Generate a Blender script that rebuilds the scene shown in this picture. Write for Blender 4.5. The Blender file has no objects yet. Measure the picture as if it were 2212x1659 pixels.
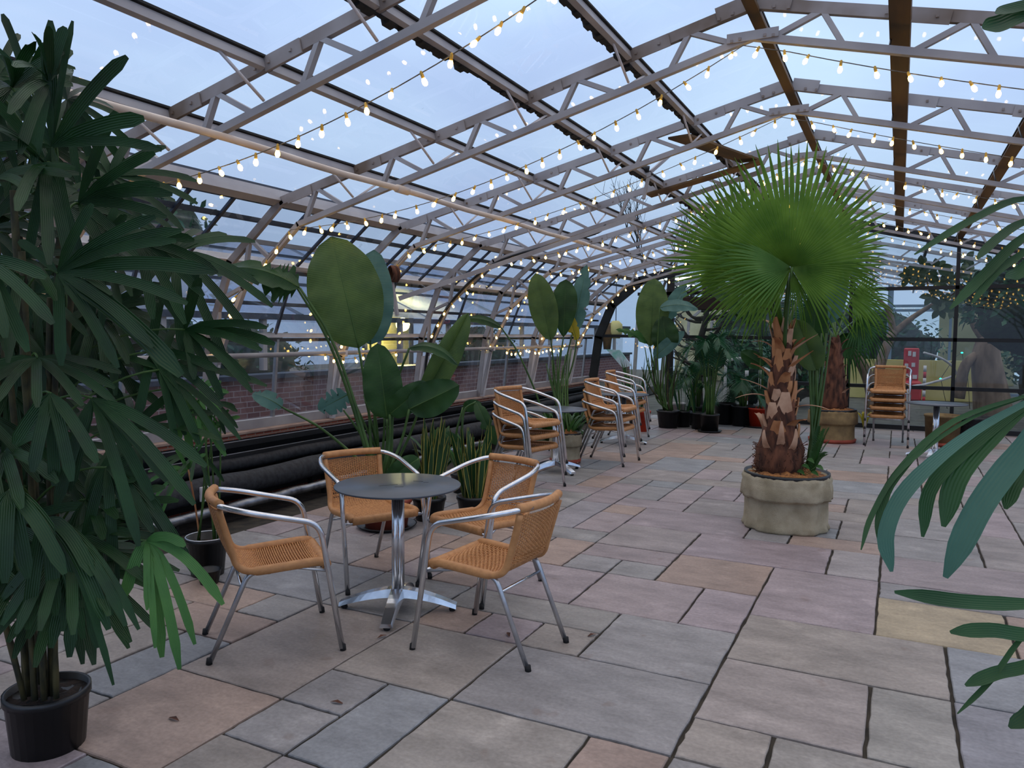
import bpy, math, random
from mathutils import Vector, Matrix
PI = math.pi
V = Vector
random.seed(7)
scn = bpy.context.scene
COL = scn.collection

# ------------------------------------------------------------ camera frame
F_PX, H = 1660.0, 1.6
YAW, PITCH, ROLL = [math.radians(a) for a in (26.68, -3.79, .46)]
_f = V((-math.sin(YAW)*math.cos(PITCH), math.cos(YAW)*math.cos(PITCH), math.sin(PITCH)))
_r = V((math.cos(YAW), math.sin(YAW), 0))
_u = _r.cross(_f)
CR = _r*math.cos(ROLL) + _u*math.sin(ROLL)
CU = _u*math.cos(ROLL) - _r*math.sin(ROLL)
CF = _f
CAM = V((0, 0, H))
def P(px, py, d):
    return CAM + CR*((px-1106)/F_PX*d) - CU*((py-829.5)/F_PX*d) + CF*d

# ------------------------------------------------------------ colours and materials
def lin(h):
    h = h.lstrip('#'); o = []
    for i in (0, 2, 4):
        c = int(h[i:i+2], 16)/255
        o.append(c/12.92 if c <= .04045 else ((c+.055)/1.055)**2.4)
    return (*o, 1)
def nm(name):
    m = bpy.data.materials.new(name); m.use_nodes = True
    nt = m.node_tree
    return m, nt, nt.nodes['Principled BSDF'], nt.nodes['Material Output']
def noise_mix(nt, c1, c2, scale, detail=4, coord='Object', stretch=None, lo=.35, hi=.65):
    tc = nt.nodes.new('ShaderNodeTexCoord'); n = nt.nodes.new('ShaderNodeTexNoise')
    n.inputs['Scale'].default_value = scale; n.inputs['Detail'].default_value = detail
    src = tc.outputs[coord]
    if stretch:
        mp = nt.nodes.new('ShaderNodeMapping'); mp.inputs['Scale'].default_value = stretch
        nt.links.new(src, mp.inputs[0]); src = mp.outputs[0]
    nt.links.new(src, n.inputs['Vector'])
    r = nt.nodes.new('ShaderNodeValToRGB')
    r.color_ramp.elements[0].position = lo; r.color_ramp.elements[1].position = hi
    r.color_ramp.elements[0].color = c1; r.color_ramp.elements[1].color = c2
    nt.links.new(n.outputs['Fac'], r.inputs[0])
    return r.outputs[0], n.outputs['Fac']
def bump(nt, b, fac, strength, dist=.01):
    bp = nt.nodes.new('ShaderNodeBump'); bp.inputs['Strength'].default_value = strength
    bp.inputs['Distance'].default_value = dist
    nt.links.new(fac, bp.inputs['Height']); nt.links.new(bp.outputs[0], b.inputs['Normal'])
def mat(name, c1, c2=None, rough=.6, metal=0, scale=8, bmp=0, stretch=None, spec=.5, lo=.35, hi=.65, bscale=None):
    m, nt, b, o = nm(name)
    b.inputs['Roughness'].default_value = rough; b.inputs['Metallic'].default_value = metal
    b.inputs['Specular IOR Level'].default_value = spec
    if c2 is None: c2 = c1
    c, f = noise_mix(nt, lin(c1), lin(c2), scale, stretch=stretch, lo=lo, hi=hi)
    nt.links.new(c, b.inputs['Base Color'])
    if bmp:
        if bscale:
            n = nt.nodes.new('ShaderNodeTexNoise'); n.inputs['Scale'].default_value = bscale
            tc = nt.nodes.new('ShaderNodeTexCoord'); nt.links.new(tc.outputs['Object'], n.inputs['Vector']); f = n.outputs['Fac']
        bump(nt, b, f, bmp)
    return m
def emis(name, c, s):
    m, nt, b, o = nm(name)
    b.inputs['Base Color'].default_value = lin(c)
    b.inputs['Emission Color'].default_value = lin(c); b.inputs['Emission Strength'].default_value = s
    return m
def leafmat(name, c1, c2, edge=None, vein=0, rough=.38, trans=.25, edge_w=.12, veinscale=60, rib=0):
    """leaf: uv u across, v along; veins from the uv, light passes through a little"""
    m, nt, b, o = nm(name)
    L = nt.links
    c, f = noise_mix(nt, lin(c1), lin(c2), 5, lo=.3, hi=.7)
    uv = nt.nodes.new('ShaderNodeUVMap'); sx = nt.nodes.new('ShaderNodeSeparateXYZ'); L.new(uv.outputs[0], sx.inputs[0])
    if edge:
        a = nt.nodes.new('ShaderNodeMath'); a.operation = 'SUBTRACT'; L.new(sx.outputs[0], a.inputs[0]); a.inputs[1].default_value = .5
        a2 = nt.nodes.new('ShaderNodeMath'); a2.operation = 'ABSOLUTE'; L.new(a.outputs[0], a2.inputs[0])
        a3 = nt.nodes.new('ShaderNodeMath'); a3.operation = 'GREATER_THAN'; L.new(a2.outputs[0], a3.inputs[0]); a3.inputs[1].default_value = .5-edge_w
        mx = nt.nodes.new('ShaderNodeMix'); mx.data_type = 'RGBA'
        L.new(a3.outputs[0], mx.inputs[0]); L.new(c, mx.inputs[6]); mx.inputs[7].default_value = lin(edge); c = mx.outputs[2]
    L.new(c, b.inputs['Base Color'])
    b.inputs['Roughness'].default_value = rough; b.inputs['Specular IOR Level'].default_value = .3
    if vein or rib:
        # ribs run out from the midrib: along v for paddles, along the blade for fans
        w = nt.nodes.new('ShaderNodeMath'); w.operation = 'MULTIPLY'
        L.new(sx.outputs[1 if vein else 0], w.inputs[0]); w.inputs[1].default_value = veinscale
        if vein:
            a = nt.nodes.new('ShaderNodeMath'); a.operation = 'SUBTRACT'; L.new(sx.outputs[0], a.inputs[0]); a.inputs[1].default_value = .5
            a2 = nt.nodes.new('ShaderNodeMath'); a2.operation = 'ABSOLUTE'; L.new(a.outputs[0], a2.inputs[0])
            a3 = nt.nodes.new('ShaderNodeMath'); a3.operation = 'MULTIPLY_ADD'; L.new(a2.outputs[0], a3.inputs[0]); a3.inputs[1].default_value = -12.0; L.new(w.outputs[0], a3.inputs[2]); w = a3
        s = nt.nodes.new('ShaderNodeMath'); s.operation = 'SINE'; L.new(w.outputs[0], s.inputs[0])
        bump(nt, b, s.outputs[0], vein or rib, .004)
    tr = nt.nodes.new('ShaderNodeBsdfTranslucent'); L.new(c, tr.inputs['Color'])
    ms = nt.nodes.new('ShaderNodeMixShader'); ms.inputs[0].default_value = trans
    L.new(b.outputs[0], ms.inputs[1]); L.new(tr.outputs[0], ms.inputs[2]); L.new(ms.outputs[0], o.inputs['Surface'])
    return m
def glassmat(name, tint, dirt='#8fa0ae', dirt_amt=.08, gloss=.1, dscale=.6, fres=.55):
    """thin pane: clear with a mirror coat and a film of dirt"""
    m, nt, b, o = nm(name); L = nt.links
    nt.nodes.remove(b)
    t = nt.nodes.new('ShaderNodeBsdfTransparent'); t.inputs[0].default_value = tint
    g = nt.nodes.new('ShaderNodeBsdfGlossy'); g.inputs['Roughness'].default_value = .02
    fr = nt.nodes.new('ShaderNodeLayerWeight'); fr.inputs['Blend'].default_value = .25
    mr = nt.nodes.new('ShaderNodeMath'); mr.operation = 'MULTIPLY_ADD'; L.new(fr.outputs['Fresnel'], mr.inputs[0])
    mr.inputs[1].default_value = fres; mr.inputs[2].default_value = gloss*.3
    m1 = nt.nodes.new('ShaderNodeMixShader'); L.new(mr.outputs[0], m1.inputs[0]); L.new(t.outputs[0], m1.inputs[1]); L.new(g.outputs[0], m1.inputs[2])
    d = nt.nodes.new('ShaderNodeBsdfDiffuse'); d.inputs[0].default_value = lin(dirt)
    tl = nt.nodes.new('ShaderNodeBsdfTranslucent'); tl.inputs[0].default_value = lin(dirt)
    dd = nt.nodes.new('ShaderNodeMixShader'); dd.inputs[0].default_value = .6; L.new(d.outputs[0], dd.inputs[1]); L.new(tl.outputs[0], dd.inputs[2])
    tc = nt.nodes.new('ShaderNodeTexCoord'); n = nt.nodes.new('ShaderNodeTexNoise'); n.inputs['Scale'].default_value = dscale; n.inputs['Detail'].default_value = 3
    L.new(tc.outputs['Object'], n.inputs['Vector'])
    rp = nt.nodes.new('ShaderNodeMapRange'); rp.inputs[1].default_value = .35; rp.inputs[2].default_value = .75
    rp.inputs[3].default_value = dirt_amt*.3; rp.inputs[4].default_value = dirt_amt*1.8; L.new(n.outputs['Fac'], rp.inputs[0])
    # small specks of moss
    n2 = nt.nodes.new('ShaderNodeTexNoise'); n2.inputs['Scale'].default_value = 5.5; n2.inputs['Detail'].default_value = 5
    L.new(tc.outputs['Object'], n2.inputs['Vector'])
    r2 = nt.nodes.new('ShaderNodeMapRange'); r2.inputs[1].default_value = .73; r2.inputs[2].default_value = .78; r2.inputs[3].default_value = 0; r2.inputs[4].default_value = .45
    L.new(n2.outputs['Fac'], r2.inputs[0])
    mx = nt.nodes.new('ShaderNodeMath'); mx.operation = 'ADD'; L.new(rp.outputs[0], mx.inputs[0]); L.new(r2.outputs[0], mx.inputs[1])
    m2 = nt.nodes.new('ShaderNodeMixShader'); L.new(mx.outputs[0], m2.inputs[0]); L.new(m1.outputs[0], m2.inputs[1]); L.new(dd.outputs[0], m2.inputs[2])
    L.new(m2.outputs[0], o.inputs['Surface'])
    return m

M = {}
M['truss'] = mat('painted_steel', '#8c8789', '#aaa5a4', .5, .1, 3, .05, lo=.3, hi=.7)
M['truss_rust'] = mat('stained_steel', '#6b5a4c', '#9c9492', .6, .1, 2.2, .1)
M['moss'] = mat('black_moss', '#17181b', '#2c2a26', .95, 0, 14, .5)
M['timber'] = mat('brown_plank', '#3e2a18', '#6f5126', .75, 0, 5, .2, (1, .15, 1))
M['black'] = mat('black_steel', '#0d0f12', '#17191c', .45, .2, 6, .03)
M['navy'] = mat('dark_glazing_bar', '#232c3c', '#333c4c', .5, .2, 5, .03)
M['white'] = mat('white_paint', '#b9b4b6', '#d0cbcc', .5, 0, 4, .03)
M['pipe'] = mat('cream_pipe', '#c9b6a4', '#d8c8b8', .35, 0, 4, .02)
M['alu'] = mat('polished_aluminium', '#c9ccd2', '#dfe2e6', .18, .95, 12, .01)
M['alu2'] = mat('satin_aluminium', '#a9abb0', '#c2c4c8', .32, .9, 12, .02)
M['rubber'] = mat('black_rubber', '#0c0c0d', '#161617', .8, 0, 12)
M['rattan'] = mat('rattan_weave', '#ad7748', '#c38c56', .55, 0, 60, .2)
M['rattan_b'] = mat('rattan_roll', '#ae7a4b', '#c08a57', .55, 0, 30, .25)
M['top'] = mat('charcoal_laminate', '#3a424c', '#414a55', .36, 0, 9, .01, spec=.6)
M['crumb'] = mat('dark_scratch', '#0b0c0e', '#14161a', .6, 0, 40)
M['blackpot'] = mat('black_plastic', '#0d0e10', '#17191c', .4, 0, 5, .03)
M['soil'] = mat('soil', '#1a1310', '#32241b', .95, 0, 30, .8)
M['coir'] = mat('coir_chips', '#6b4022', '#a8713c', .9, 0, 40, .9)
M['burlap'] = mat('burlap', '#8b8068', '#aba088', .95, 0, 7, .5, bscale=160)
M['burlap2'] = mat('brown_burlap', '#6e5a3e', '#8d7650', .95, 0, 7, .5, bscale=160)
M['terra'] = mat('terracotta', '#7e3322', '#9a4530', .7, 0, 6, .1)
M['redpot'] = mat('red_plastic', '#a62a17', '#c23a20', .35, 0, 5, .02)
M['chrome'] = mat('foil_pipe', '#66686e', '#a4a7ac', .28, .85, 9, .5)
M['lag'] = mat('pipe_lagging', '#15161a', '#2b2d31', .75, 0, 22, .6)
M['curbtop'] = mat('sandstone_sill', '#8d7468', '#a88f80', .85, 0, 6, .2)
M['trunk'] = mat('palm_fibre', '#2c1812', '#6d4430', .95, 0, 18, .8, (1, 1, .3))
M['boot'] = mat('dry_leaf_base', '#8f5a36', '#c08a5c', .8, 0, 9, .4, (1, 1, .3))
M['boot2'] = mat('pale_dry_leaf_base', '#a87f63', '#c9a386', .8, 0, 9, .3)
M['bark'] = mat('grey_bark', '#5b4a3e', '#857060', .9, 0, 6, .6, (1, 1, .3))
M['darkbark'] = mat('dark_bark', '#1c1815', '#302a24', .95, 0, 6, .5)
M['stem'] = leafmat('green_stem', '#2f4a22', '#4c6a33', trans=.1)
M['cane'] = mat('cane', '#1d2113', '#4a4424', .8, 0, 30, .4, (1, 1, .4))
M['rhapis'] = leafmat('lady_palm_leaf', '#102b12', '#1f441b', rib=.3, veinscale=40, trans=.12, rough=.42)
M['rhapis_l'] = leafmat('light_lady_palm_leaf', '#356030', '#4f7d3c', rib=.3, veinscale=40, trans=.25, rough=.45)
M['rhapis_f'] = leafmat('foreground_leaf', '#1a3c1b', '#2d552c', rib=.2, veinscale=40, trans=.2, rough=.4)
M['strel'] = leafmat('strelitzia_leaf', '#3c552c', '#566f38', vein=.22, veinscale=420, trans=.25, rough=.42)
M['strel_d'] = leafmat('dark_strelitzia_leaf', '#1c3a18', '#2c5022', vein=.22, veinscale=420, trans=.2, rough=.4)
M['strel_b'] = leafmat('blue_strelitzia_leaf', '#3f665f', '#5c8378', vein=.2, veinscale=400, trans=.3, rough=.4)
M['fan'] = leafmat('fan_palm_leaf', '#4e7626', '#6f9636', rib=.3, veinscale=20, trans=.4, rough=.45)
M['fan_l'] = leafmat('pale_fan_palm_leaf', '#5a8a3c', '#7ba455', rib=.3, veinscale=20, trans=.45, rough=.45)
M['kentia'] = leafmat('kentia_leaf', '#17402a', '#2b5c3c', trans=.15)
M['rhapis_t'] = leafmat('teal_green_leaf', '#2f5748', '#47705f', rib=.2, veinscale=40, trans=.2, rough=.4)
M['snake'] = leafmat('snake_plant_leaf', '#1d3a20', '#2d4f2a', edge='#a49a4c', trans=.08)
M['fern'] = leafmat('fern_leaf', '#24481f', '#3c6a30', trans=.25)
M['magn'] = leafmat('magnolia_leaf', '#1c3d20', '#3a4a22', trans=.15)
M['yel'] = leafmat('yellow_leaf', '#8e8a20', '#b8a530', trans=.3)
M['hedge'] = mat('hedge_leaves', '#0d1c12', '#1f3622', .9, 0, 9, .9)
M['cream'] = mat('cream_wall', '#b3a968', '#c8bd80', .8, 0, 2)
M['bluegrey'] = mat('blue_grey_post', '#5d7387', '#70859a', .6, 0, 3)
M['red'] = mat('red_board', '#a8202c', '#bd2a34', .5, 0, 4)
M['bulb'] = emis('warm_bulb', '#ffc964', 15)
M['sock'] = mat('bulb_socket', '#c99a2e', '#d8ab45', .5, 0, 20)
M['cable'] = mat('string_cable', '#3a3630', '#6a645a', .6, 0, 20)
M['globe'] = emis('globe_lamp', '#ffe98a', 22)
M['tube'] = emis('tube_light', '#dff5e4', 7)
M['teal'] = emis('teal_led', '#22e0c0', 4)
M['glass_roof'] = glassmat('roof_glass', (.95, .96, .97, 1), dirt_amt=.035, gloss=.05, dscale=.35, fres=.10)
M['glass'] = glassmat('wall_glass', (.9, .93, .94, 1), dirt_amt=.05, gloss=.12, fres=.2)
M['glass_g'] = glassmat('gable_glass', (.84, .9, .88, 1), dirt_amt=.02, gloss=.15, fres=.3)
M['glass_n'] = glassmat('milky_roof_glass', (.6, .68, .8, 1), dirt='#c6d2e6', dirt_amt=.5, gloss=.0, fres=.05)

def brickmat(name, c1, c2, mortar, sc, bw=.225, rh=.075):
    m, nt, b, o = nm(name); L = nt.links
    tc = nt.nodes.new('ShaderNodeTexCoord'); sp = nt.nodes.new('ShaderNodeSeparateXYZ'); L.new(tc.outputs['Object'], sp.inputs[0])
    cb = nt.nodes.new('ShaderNodeCombineXYZ'); L.new(sp.outputs[1], cb.inputs[0]); L.new(sp.outputs[2], cb.inputs[1])
    br = nt.nodes.new('ShaderNodeTexBrick'); L.new(cb.outputs[0], br.inputs['Vector'])
    br.inputs['Scale'].default_value = 1; br.inputs['Brick Width'].default_value = bw; br.inputs['Row Height'].default_value = rh
    br.inputs['Mortar Size'].default_value = .006; br.inputs['Color1'].default_value = lin(c1); br.inputs['Color2'].default_value = lin(c2); br.inputs['Mortar'].default_value = lin(mortar)
    L.new(br.outputs['Color'], b.inputs['Base Color']); b.inputs['Roughness'].default_value = .9
    return m
M['brick'] = brickmat('red_brick', '#7d3527', '#97503a', '#8b7668', 1, .11, .3)
M['brick_far'] = brickmat('far_brick', '#5f4046', '#73504f', '#8d8388', 1)

# ------------------------------------------------------------ mesh builder
class MB:
    def __init__(s): s.v = []; s.f = []; s.uv = []; s.sm = []; s.col = []
    def add(s, vs, fs, uvs=None, smooth=True, col=None):
        o = len(s.v); s.v += [tuple(x) for x in vs]
        s.uv += uvs if uvs else [(.5, .5)]*len(vs)
        s.f += [tuple(i+o for i in f) for f in fs]; s.sm += [smooth]*len(fs); s.col += [col]*len(fs)
        return s
    def box(s, c, size, rot=None, bev=0, col=None):
        c = V(c); h = V(size)/2
        if bev:
            b = min(bev, min(h)*.9); vs = []; idx = {}
            pts = []
            for sx in (-1, 1):
                for sy in (-1, 1):
                    for sz in (-1, 1):
                        for ax in range(3):
                            p = V((sx*(h.x-b), sy*(h.y-b), sz*(h.z-b))); p[ax] = (sx, sy, sz)[ax]*h[ax]
                            idx[(sx, sy, sz, ax)] = len(pts); pts.append(p)
            fs = []
            for ax in range(3):
                a1, a2 = (ax+1) % 3, (ax+2) % 3
                for sg in (-1, 1):
                    q = []
                    for e1, e2 in ((-1, -1), (1, -1), (1, 1), (-1, 1)):
                        k = [0, 0, 0]; k[ax] = sg; k[a1] = e1; k[a2] = e2; q.append(idx[(*k, ax)])
                    fs.append(q if sg > 0 else q[::-1])
                    # edges
                for e1 in (-1, 1):
                    for e2 in (-1, 1):
                        k1 = [0]*3; k1[ax] = -1; k1[a1] = e1; k1[a2] = e2; k2 = list(k1); k2[ax] = 1
                        q = [idx[(*k1, a1)], idx[(*k2, a1)], idx[(*k2, a2)], idx[(*k1, a2)]]
                        fs.append(q if e1*e2 > 0 else q[::-1])
            for sx in (-1, 1):
                for sy in (-1, 1):
                    for sz in (-1, 1):
                        q = [idx[(sx, sy, sz, a)] for a in range(3)]
                        fs.append(q if sx*sy*sz > 0 else q[::-1])
        else:
            pts = [V((x*h.x, y*h.y, z*h.z)) for x in (-1, 1) for y in (-1, 1) for z in (-1, 1)]
            fs = [(0, 1, 3, 2), (4, 6, 7, 5), (0, 4, 5, 1), (2, 3, 7, 6), (0, 2, 6, 4), (1, 5, 7, 3)]
        if rot is not None: pts = [rot @ p for p in pts]
        s.add([c+p for p in pts], fs, smooth=False, col=col); return s
    def beam(s, a, b, w, h, up=(0, 0, 1), bev=0):
        """box from a to b, w across, h along up"""
        a, b = V(a), V(b); d = b-a; L = d.length
        if L < 1e-6: return s
        d /= L; x = d.cross(V(up))
        if x.length < 1e-4: x = d.cross(V((1, 0, 0)))
        x.normalize(); z = x.cross(d)
        R = Matrix((x, d, z)).transposed()
        return s.box((a+b)/2, (w, L, h), R, bev)
    def tube(s, pts, r, n=8, caps=True, flat=1.0):
        pts = [V(p) for p in pts]; N = len(pts)
        rs = r if isinstance(r, (list, tuple)) else [r]*N
        t0 = (pts[1]-pts[0]).normalized(); up = V((0, 0, 1)) if abs(t0.z) < .9 else V((1, 0, 0))
        x = t0.cross(up).normalized(); vs = []; uv = []
        for i, p in enumerate(pts):
            t = (pts[min(i+1, N-1)]-pts[max(i-1, 0)]).normalized()
            x = (x-t*x.dot(t)).normalized(); y = t.cross(x)
            for k in range(n):
                a = 2*PI*k/n; vs.append(p+(x*math.cos(a)+y*math.sin(a)*flat)*rs[i]); uv.append((.5, i/(N-1)))
        fs = [(i*n+k, i*n+(k+1) % n, (i+1)*n+(k+1) % n, (i+1)*n+k) for i in range(N-1) for k in range(n)]
        if caps: fs += [tuple(range(n))[::-1], tuple((N-1)*n+k for k in range(n))]
        s.add(vs, fs, uv); return s
    def lathe(s, prof, n=24, c=(0, 0, 0), wob=None, smooth=True):
        c = V(c); vs = []
        for j, (r, z) in enumerate(prof):
            for k in range(n):
                a = 2*PI*k/n; rr = r*(wob(a, z) if wob else 1); vs.append(c+V((rr*math.cos(a), rr*math.sin(a), z)))
        fs = [(j*n+k, j*n+(k+1) % n, (j+1)*n+(k+1) % n, (j+1)*n+k) for j in range(len(prof)-1) for k in range(n)]
        s.add(vs, fs, smooth=smooth)
        if prof[0][0] > 1e-4: s.f.append(tuple(len(s.v)-len(vs)+k for k in range(n))[::-1]); s.sm.append(False); s.col.append(None)
        if prof[-1][0] > 1e-4: s.f.append(tuple(len(s.v)-n+k for k in range(n))); s.sm.append(False); s.col.append(None)
        return s
    def blade(s, pts, w, n0, fold=.25, uvs=True):
        """leaf blade along pts; w list of half widths; n0 rough normal"""
        pts = [V(p) for p in pts]; N = len(pts); vs = []; uv = []; x = None
        for i, p in enumerate(pts):
            t = (pts[min(i+1, N-1)]-pts[max(i-1, 0)]).normalized()
            x1 = t.cross(V(n0))
            if x1.length < .15 and x is not None: x1 = x
            x1.normalize()
            if x is not None and x1.dot(x) < 0: x1 = -x1
            x = x1; nn = x.cross(t).normalized()
            if nn.dot(V(n0)) < 0: nn = -nn
            vs += [p-x*w[i]+nn*w[i]*fold, p, p+x*w[i]+nn*w[i]*fold]; v = i/(N-1); uv += [(0, v), (.5, v), (1, v)]
        fs = []
        for i in range(N-1):
            a = i*3; fs += [(a, a+1, a+4, a+3), (a+1, a+2, a+5, a+4)]
        s.add(vs, fs, uv); return s
    def mesh(s, name, origin=(0, 0, 0)):
        o = V(origin); me = bpy.data.meshes.new(name)
        me.from_pydata([tuple(V(v)-o) for v in s.v], [], s.f)
        me.polygons.foreach_set('use_smooth', s.sm)
        uvl = me.uv_layers.new(name='UVMap'); li = [0]*len(me.loops); me.loops.foreach_get('vertex_index', li)
        flat = []
        for i in li: flat += s.uv[i]
        uvl.data.foreach_set('uv', flat)
        if any(c is not None for c in s.col):
            at = me.color_attributes.new('tone', 'FLOAT_COLOR', 'CORNER'); arr = []
            for p, c in zip(me.polygons, s.col): arr += list(c or (.5, .5, .5, 1))*p.loop_total
            at.data.foreach_set('color', arr)
        me.update(); return me

def obj(name, mb, m, parent=None, label=None, cat=None, group=None, kind=None, origin=None):
    if origin is None: origin = (0, 0, 0) if parent is None else parent.get('_o', (0, 0, 0))
    me = mb.mesh(name, origin); me.materials.append(M[m] if isinstance(m, str) else m)
    o = bpy.data.objects.new(name, me); COL.objects.link(o)
    if parent is not None:
        o.parent = parent
        po = V(parent.get('_o', (0, 0, 0)))
        o['_o'] = tuple(V(origin)); o.location = V(origin)-po
    else:
        o.location = V(origin); o['_o'] = tuple(V(origin))
    if label: o['label'] = label
    if cat: o['category'] = cat
    if group: o['group'] = group
    if kind: o['kind'] = kind
    return o
def thing(name, label, cat, loc=(0, 0, 0), group=None, rz=0, local=False):
    o = bpy.data.objects.new(name, None); COL.objects.link(o); o.location = loc; o.rotation_euler = (0, 0, rz)
    o.empty_display_size = .1
    o['_o'] = (0, 0, 0) if local else tuple(loc)
    o['label'] = label; o['category'] = cat
    if group: o['group'] = group
    return o
KIDS = {}
def copy_tree(root, parent=None):
    c = root.copy(); COL.objects.link(c)
    if parent is not None: c.parent = parent
    for ch in [x for x in bpy.data.objects if x.parent == root and x is not c]:
        copy_tree(ch, c)
    return c
def struct(name, mb, m, origin=(0, 0, 0), parent=None):
    return obj(name, mb, m, parent=parent, kind=None if parent else 'structure', origin=origin)
def catmull(ps, n=6):
    ps = [V(p) for p in ps]; q = [ps[0]*2-ps[1]]+ps+[ps[-1]*2-ps[-2]]; out = []
    for i in range(1, len(q)-2):
        for k in range(n):
            t = k/n; a, b, c, d = q[i-1:i+3]
            out.append(.5*((2*b)+(c-a)*t+(2*a-5*b+4*c-d)*t*t+(3*b-a-3*c+d)*t**3))
    out.append(ps[-1]); return out
def fillet(ps, r, n=5):
    """polyline with rounded corners"""
    ps = [V(p) for p in ps]; out = [ps[0]]
    for i in range(1, len(ps)-1):
        a, b, c = ps[i-1], ps[i], ps[i+1]
        ri = min(r, (a-b).length*.45, (c-b).length*.45)
        p0 = b+(a-b).normalized()*ri; p1 = b+(c-b).normalized()*ri
        for k in range(n+1):
            t = k/n; out.append(p0*(1-t)**2+b*2*t*(1-t)+p1*t*t)
    out.append(ps[-1]); return out

# ============================================================ PAVED FLOOR
GX, GY, MX, MY = -.06, 3.81, .328, .3355
PINK, GREY, BUFF, YEL, ROSE, BLUE = '#94878a', '#8a8687', '#908783', '#a4957f', '#99857c', '#85868b'
known = [(-5,-2,-3,-1,GREY),(-4,-2,-1,1,GREY),(-2,0,-2,0,'#928886'),(0,1,-2,0,'#8f8a86'),(-2,1,0,2,BUFF),(-2,0,2,5,PINK),(-4,-2,3,5,ROSE),
 (-5,-3,1,3,PINK),(-3,-2,1,3,PINK),(-4,-1,5,7,'#94868a'),(-1,0,5,7,'#928a8a'),(-6,-4,5,7,'#8e8484'),(-6,-4,4,5,PINK),(-6,-5,3,4,GREY),(-5,-4,3,4,GREY),
 (-7,-5,1,3,PINK),(-7,-4,0,1,'#8b8684'),(-5,-4,-1,0,BUFF),(0,2,2,4,YEL),(1,3,0,2,BLUE),(1,3,-2,0,'#85838a'),(-2,-1,-3,-2,BUFF),(-1,1,-4,-2,'#8a8482'),
 (-3,-2,-5,-3,ROSE),(-2,-1,-4,-3,GREY),(-5,-3,-5,-3,'#918a87'),(-7,-6,-5,-4,GREY),(-6,-5,-5,-3,BLUE),(-7,-6,-4,-3,GREY),(-7,-5,-3,-1,BUFF),(-9,-7,-6,-4,ROSE),
 (-9,-7,-4,-1,'#8f8480'),(-10,-9,-5,-3,BLUE),(-6,-3,7,9,PINK),(-3,-2,7,8,GREY),(-8,-7,6,9,'#8c868c'),(-7,-6,8,9,ROSE),(-6,-5,-1,0,PINK),(-7,-6,-1,0,ROSE),(-1,1,-6,-4,ROSE),
 (-9,-7,-1,1,GREY),(-12,-9,-1,1,'#858488'),(-9,-8,1,3,PINK),(-8,-7,1,2,ROSE),(-8,-7,2,3,BUFF),(0,3,4,5,GREY),(0,3,5,7,'#94888a')]
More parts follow.
